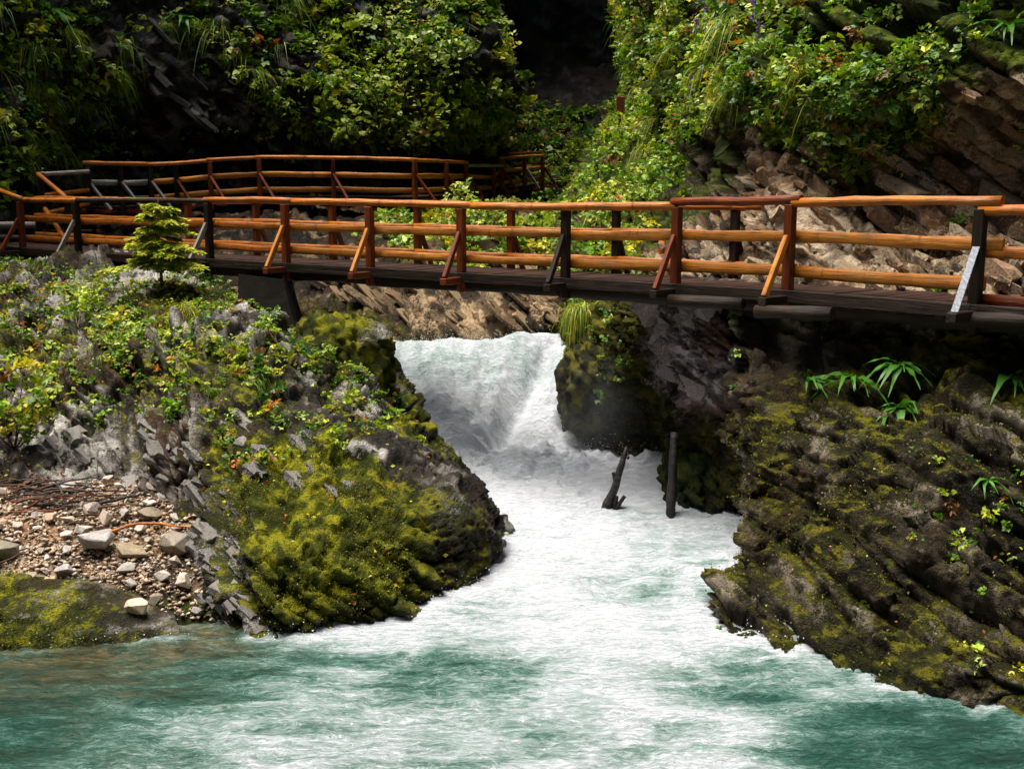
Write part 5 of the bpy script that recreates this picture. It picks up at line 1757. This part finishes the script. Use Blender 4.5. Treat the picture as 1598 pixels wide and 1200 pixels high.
blocks('left_cliff', 110, dens_poly([([(170, 40), (340, 40), (430, 160), (480, 240), (120, 250), (140, 150)], 1.0), ([(330, -60), (740, -60), (760, 230), (500, 240)], 0.25)]),
       M_ROCK_D, BN_L, (0.18, 0.42), (0.15, 0.36, 0.2), 690, (3.0, 0.9, 0.25), 0.08)
blocks('channel_wall', 18, dens_poly([([(1000, 460), (1140, 470), (1130, 640), (1060, 640)], 1.0)]),
       M_ROCK_P, (0.3, -0.3, 0.9), (0.2, 0.4), (0.1, 0.5, 0.0), 660, (1, 0.8, 0.7), 0.08)


def boulder(name, c, r, mat, seed, moss, pale, wet, label, amp=0.16, bn=BN_L, T=0.16):
    n = 70
    th = np.linspace(0.02, math.pi - 0.02, n)
    ph = np.linspace(0, 2 * math.pi, 2 * n, endpoint=False)
    A, B = np.meshgrid(th, ph, indexing='ij')
    d = np.stack([np.sin(A) * np.cos(B), np.sin(A) * np.sin(B), np.cos(A)], -1).reshape(-1, 3)
    d2 = np.sign(d) * np.abs(d) ** 0.85
    p = d2 * np.array(r)
    p = p * (1 + amp * 1.3 * fbm(p + seed, 1.0, 3, seed))[:, None]
    st, ck, hb, hl = strata(p + np.array(c), bn, T, 0.5, seed)
    p = p + d * (0.10 * (st - 0.5) - 0.05 * ck + 0.04 * fbm(p, 5, 4, seed + 5, 0.6) + 0.13 * facets(p, 2.6, seed + 12) + 0.05 * facets(p, 7.0, seed + 15))[:, None]
    nz = fbm(p, 1.6, 4, seed + 9)
    up = d[:, 2]
    mk = np.stack([np.clip(moss(up, nz, d), 0, 1), np.clip(pale(up, nz, d), 0, 1), np.clip(wet(up, nz, p[:, 2] + c[2]), 0, 1)], 1)
    grain = np.stack([0.5 + 0.75 * fbm(p, 3, 4, seed + 90, 0.6), 0.5 + 0.6 * fbm(p, 1.2, 3, seed + 95), 0.5 + 0.8 * fbm(p, 6, 4, seed + 99)], 1)
    idx = np.arange(n * 2 * n).reshape(n, 2 * n)
    nx = np.roll(idx, -1, axis=1)
    F = np.stack([idx[:-1], idx[1:], nx[1:], nx[:-1]], -1).reshape(-1, 4)
    o = link(name, make_mesh(name, p, F, {'mask': mk, 'grain': grain}, mat, False), None, c)
    return tag(o, label, 'boulder')


boulder('boulder', P(530, 566, 16.3), (0.74, 0.78, 0.74), M_ROCK_L, 71, lambda u, n, d: 0.8 + 0.2 * u + 0.5 * n - 0.5 * sstep(0.2, 0.6, d[:, 0]) * sstep(0.3, 0.5, u), lambda u, n, d: 0.5 + 0.3 * n, lambda u, n, z: 0.3 + 0 * u,
        'rounded mossy boulder with a pale top at the left lip of the waterfall')
boulder('boulder', P(1092, 775, 15.9), (0.62, 0.8, 0.75), M_ROCK_D, 73, lambda u, n, d: 0.55 + 0.3 * u + 0.4 * n, lambda u, n, d: 0.1 + 0 * u, lambda u, n, z: 0.8 + 0 * u,
        'dark wet mossy boulder behind the upright pole at the channel edge')
boulder('boulder', P(925, 610, 18.9), (0.55, 0.8, 0.95), M_ROCK_R, 75, lambda u, n, d: 0.7 + 0.3 * u + 0.4 * n, lambda u, n, d: 0.1 + 0 * u, lambda u, n, z: 0.6 + 0 * u,
        'big dark green boulder against the right side of the waterfall')

# ------------------------------------------------------------------ driftwood
snag = empty('driftwood_snag', PZ(955, 798, 0.12))
o0 = np.array(snag.location)


def limb(parent, name, pts, radii, mat, seed=1, sides=9):
    o = np.array(parent.location)
    return link(name, log_mesh(name, cr(np.array([q - o for q in pts]), 14), np.interp(np.linspace(0, 1, 14), np.linspace(0, 1, len(radii)), radii), mat, sides, seed, 0.25), parent)


YS = o0[1]
limb(snag, 'trunk', [P(946, 815, YS), P(947, 790, YS), P(958, 765, YS), P(967, 735, YS - 0.05), P(974, 712, YS - 0.05), P(978, 697, YS)], [0.075, 0.075, 0.06, 0.052, 0.04, 0.02], M_DRIFT, 1)
limb(snag, 'branch', [P(962, 758, YS), P(959, 745, YS), P(957, 737, YS)], [0.035, 0.03, 0.025], M_DRIFT, 2)
limb(snag, 'branch', [P(979, 716, YS), P(982, 712, YS)], [0.02, 0.014], M_DRIFT, 3)
limb(snag, 'branch', [P(956, 810, YS), P(960, 785, YS - 0.03), P(962, 774, YS - 0.03)], [0.045, 0.04, 0.035], M_DRIFT, 4)
limb(snag, 'branch', [P(955, 812, YS), P(964, 790, YS - 0.05), P(975, 774, YS - 0.05)], [0.045, 0.035, 0.025], M_DRIFT, 5)
tag(snag, 'dark forked driftwood snag standing in the white water', 'driftwood')
pw = link('driftwood_pole', None) if False else None
pp = empty('driftwood_pole', PZ(1047, 806, 0.1))
yp = pp.location[1]
limb(pp, 'trunk', [P(1046, 825, yp), P(1047, 790, yp), P(1050, 740, yp + 0.1), P(1051, 710, yp + 0.15), P(1053, 675, yp + 0.25)], [0.07, 0.068, 0.06, 0.06, 0.055], M_DRIFT, 6)
tag(pp, 'dark upright pole leaning on the rock at the right of the channel', 'driftwood')


def twig(p0, p1, r, label, group=None, mat=M_TWIG, bow=0.03, name='twig'):
    a, na = on_surf('gravel_bar', *p0)
    b, nb = on_surf('gravel_bar', *p1)
    a, b = a + UP * (0.05 + r), b + UP * (0.05 + r)
    L = np.linalg.norm(b - a)
    n = 9
    t = np.linspace(0, 1, n)
    SEED[0] += 1
    rr = np.random.default_rng(SEED[0])
    w = np.cumsum(rr.normal(0, 0.012, (n, 3)), axis=0)
    w -= np.outer(t, w[-1])
    pts = np.outer(1 - t, a) + np.outer(t, b) + w + np.outer(np.sin(t * math.pi) * bow, UP)
    o = link(name, log_mesh(name, pts - a, np.linspace(r, r * 0.45, n), mat, 6, SEED[0], 0.2), None, a)
    tag(o, label, 'twig', group)


twig((155, 832), (306, 826), 0.022, 'long reddish stick lying across the boulders beside the outcrop', None, M_RAIL, 0.12, 'branch')
twig((152, 786), (236, 770), 0.024, 'dark branch lying below the white rock ribs', None, M_DRIFT, 0.06, 'branch')
twig((82, 755), (112, 778), 0.03, 'short dark forked stick at the back of the gravel', None, M_DRIFT, 0.05, 'branch')
twig((155, 792), (230, 787), 0.016, 'thin dark twig just below the dark branch', None, M_TWIG, 0.03)
twig((125, 804), (262, 799), 0.013, 'long thin twig behind the pale angular stone', None, M_TWIG, 0.03)
twig((0, 877), (62, 866), 0.014, 'reddish twig on the gravel at the lower left', None, M_TWIG, 0.03)
for k in range(34):
    x, y = random.uniform(-40, 110), random.uniform(752, 792)
    L = random.uniform(50, 130)
    twig((x, y), (x + L, y - random.uniform(-6, 14)), random.uniform(0.008, 0.018), ('long ' if L > 90 else 'short ') + 'thin twig in the driftwood heap, ' + beside(x + L / 2, y, [(115, 757, 'the rounded stone below the ribs'), (0, 770, 'the left edge of the heap'), (60, 765, 'the middle of the heap'), (146, 790, 'the beige block')]), 'heap of driftwood twigs', random.choice((M_TWIG, M_TWIG, M_DRIFT, M_POST)), random.uniform(0.0, 0.1))
for k in range(9):
    x, y = random.uniform(0, 240), random.uniform(800, 900)
    twig((x, y), (x + random.uniform(20, 60), y + random.uniform(-8, 6)), random.uniform(0.005, 0.01), 'small stray twig on the gravel, ' + beside(x + 20, y, GB_MARKS), 'stray twigs on the gravel', M_TWIG, 0.02)


# ------------------------------------------------------------------ moss cushions and spray
def moss_fuzz(name, parts, label):
    f = Foliage()
    for surf, n, dens, ca, cb, size in parts:
        C, N, _, _ = pick(surf, n, dens)
        t = (0.5 + 0.9 * fbm(C, 2.2, 3, 401))[:, None]
        col = np.array(ca) * (1 - np.clip(t, 0, 1)) + np.array(cb) * np.clip(t, 0, 1)
        f.leaves(C + RNG.normal(0, 0.012, C.shape), N * 0.7 + RNG.normal(0, 0.5, C.shape) - UP * 0.1, RNG.normal(0, 1, C.shape) + N, size * RNG.uniform(0.5, 1.3, n), col * RNG.uniform(0.55, 1.35, (n, 1)), 0.3)
    tag(link(name, f.mesh(name, M_NEEDLE)), label, 'moss', None, 'stuff')


OUTC = dens_poly([([(330, 780), (440, 690), (580, 720), (640, 800), (660, 900), (540, 985), (420, 985), (390, 860)], 1.0)], f=0.03)
moss_fuzz('moss', [('left_bank', 30000, lambda s: OUTC(s) * sstep(-0.3, 0.1, s['nz']) * (0.06 + sstep(0.05, 0.6, s['up'])), (0.055, 0.065, 0.005), (0.28, 0.26, 0.011), 0.018),
                   ('mossy_slab', 6000, lambda s: sstep(-0.2, 0.1, s['nz']), (0.06, 0.08, 0.006), (0.22, 0.23, 0.012), 0.024)], 'yellow green moss carpet on the left outcrop and the waterside slab')
moss_fuzz('moss', [('right_bank', 22000, lambda s: sstep(-0.1, 0.2, -s['nz'] + 0.3 * s['up']) * (s['py'] > 640), (0.035, 0.04, 0.005), (0.19, 0.17, 0.010), 0.026),
                   ('channel_wall', 5000, dens_poly([([(870, 440), (1000, 440), (1050, 740), (880, 740)], 1.0)]), (0.03, 0.04, 0.005), (0.11, 0.12, 0.012), 0.045)], 'dark olive moss patches on the right hand rocks')


def spray():
    r = SURF['river']
    w = (0.25 * r['boil'] + 0.5 * r['fall'] * (r['p'][:, 1] > 20.3) + 0.15 * r['fall'] + 0.5 * r['edge'] * (r['p'][:, 1] > 10.5) + 0.01 * r['rap'] + 0.015 * (r['foam'] > 0.6)) * (np.abs(r['p'][:, 0]) < 6)
    i = RNG.choice(len(w), 9000, p=w / w.sum())
    b = r['p'][i] + RNG.normal(0, 0.03, (len(i), 3))
    h = 0.02 + RNG.exponential(0.035, len(i)) + RNG.exponential(0.10, len(i)) * r['boil'][i]
    b[:, 2] += h
    f = Foliage()
    f.leaves(b, RNG.normal(0, 1, b.shape), RNG.normal(0, 1, b.shape), RNG.uniform(0.006, 0.022, len(i)), np.full((len(i), 3), 0.78) * np.array((0.97, 0.99, 1.0)), 0.5)
    tag(link('spray', f.mesh('spray', M_GRASS)), 'white drops of spray thrown up by the rapids and the waterfall', 'spray', None, 'stuff')


spray()


# ------------------------------------------------------------------ mist drifting off the foot of the fall
def mist():
    bm = bmesh.new()
    bmesh.ops.create_icosphere(bm, subdivisions=3, radius=1.0)
    me = bpy.data.meshes.new('mist')
    bm.to_mesh(me)
    bm.free()
    t = NT('mist_air')
    t.t.nodes.remove(t.b)
    co = t.n('ShaderNodeTexCoord').outputs['Object']
    ln = t.n('ShaderNodeVectorMath', operation='LENGTH')
    t.l(co, ln.inputs[0])
    fall = t.mapr(ln.outputs['Value'], 0.1, 1.0, 1.0, 0.0)
    n = t.noise(co, 1.6, 2, 0.5)
    den = t.math('MULTIPLY', t.math('MULTIPLY', fall, t.mapr(n, 0.35, 0.7)), 0.16)
    v = t.n('ShaderNodeVolumePrincipled')
    v.inputs['Color'].default_value = (0.93, 0.95, 1.0, 1)
    t.l(den, v.inputs['Density'])
    t.l(v.outputs[0], t.out.inputs['Volume'])
    me.materials.append(t.m)
    o = link('mist', me, None, P(925, 645, 17.7))
    o.scale = (1.3, 1.0, 1.25)
    tag(o, 'thin white mist in front of the dark boulder beside the waterfall', 'mist', None, 'stuff')


mist()
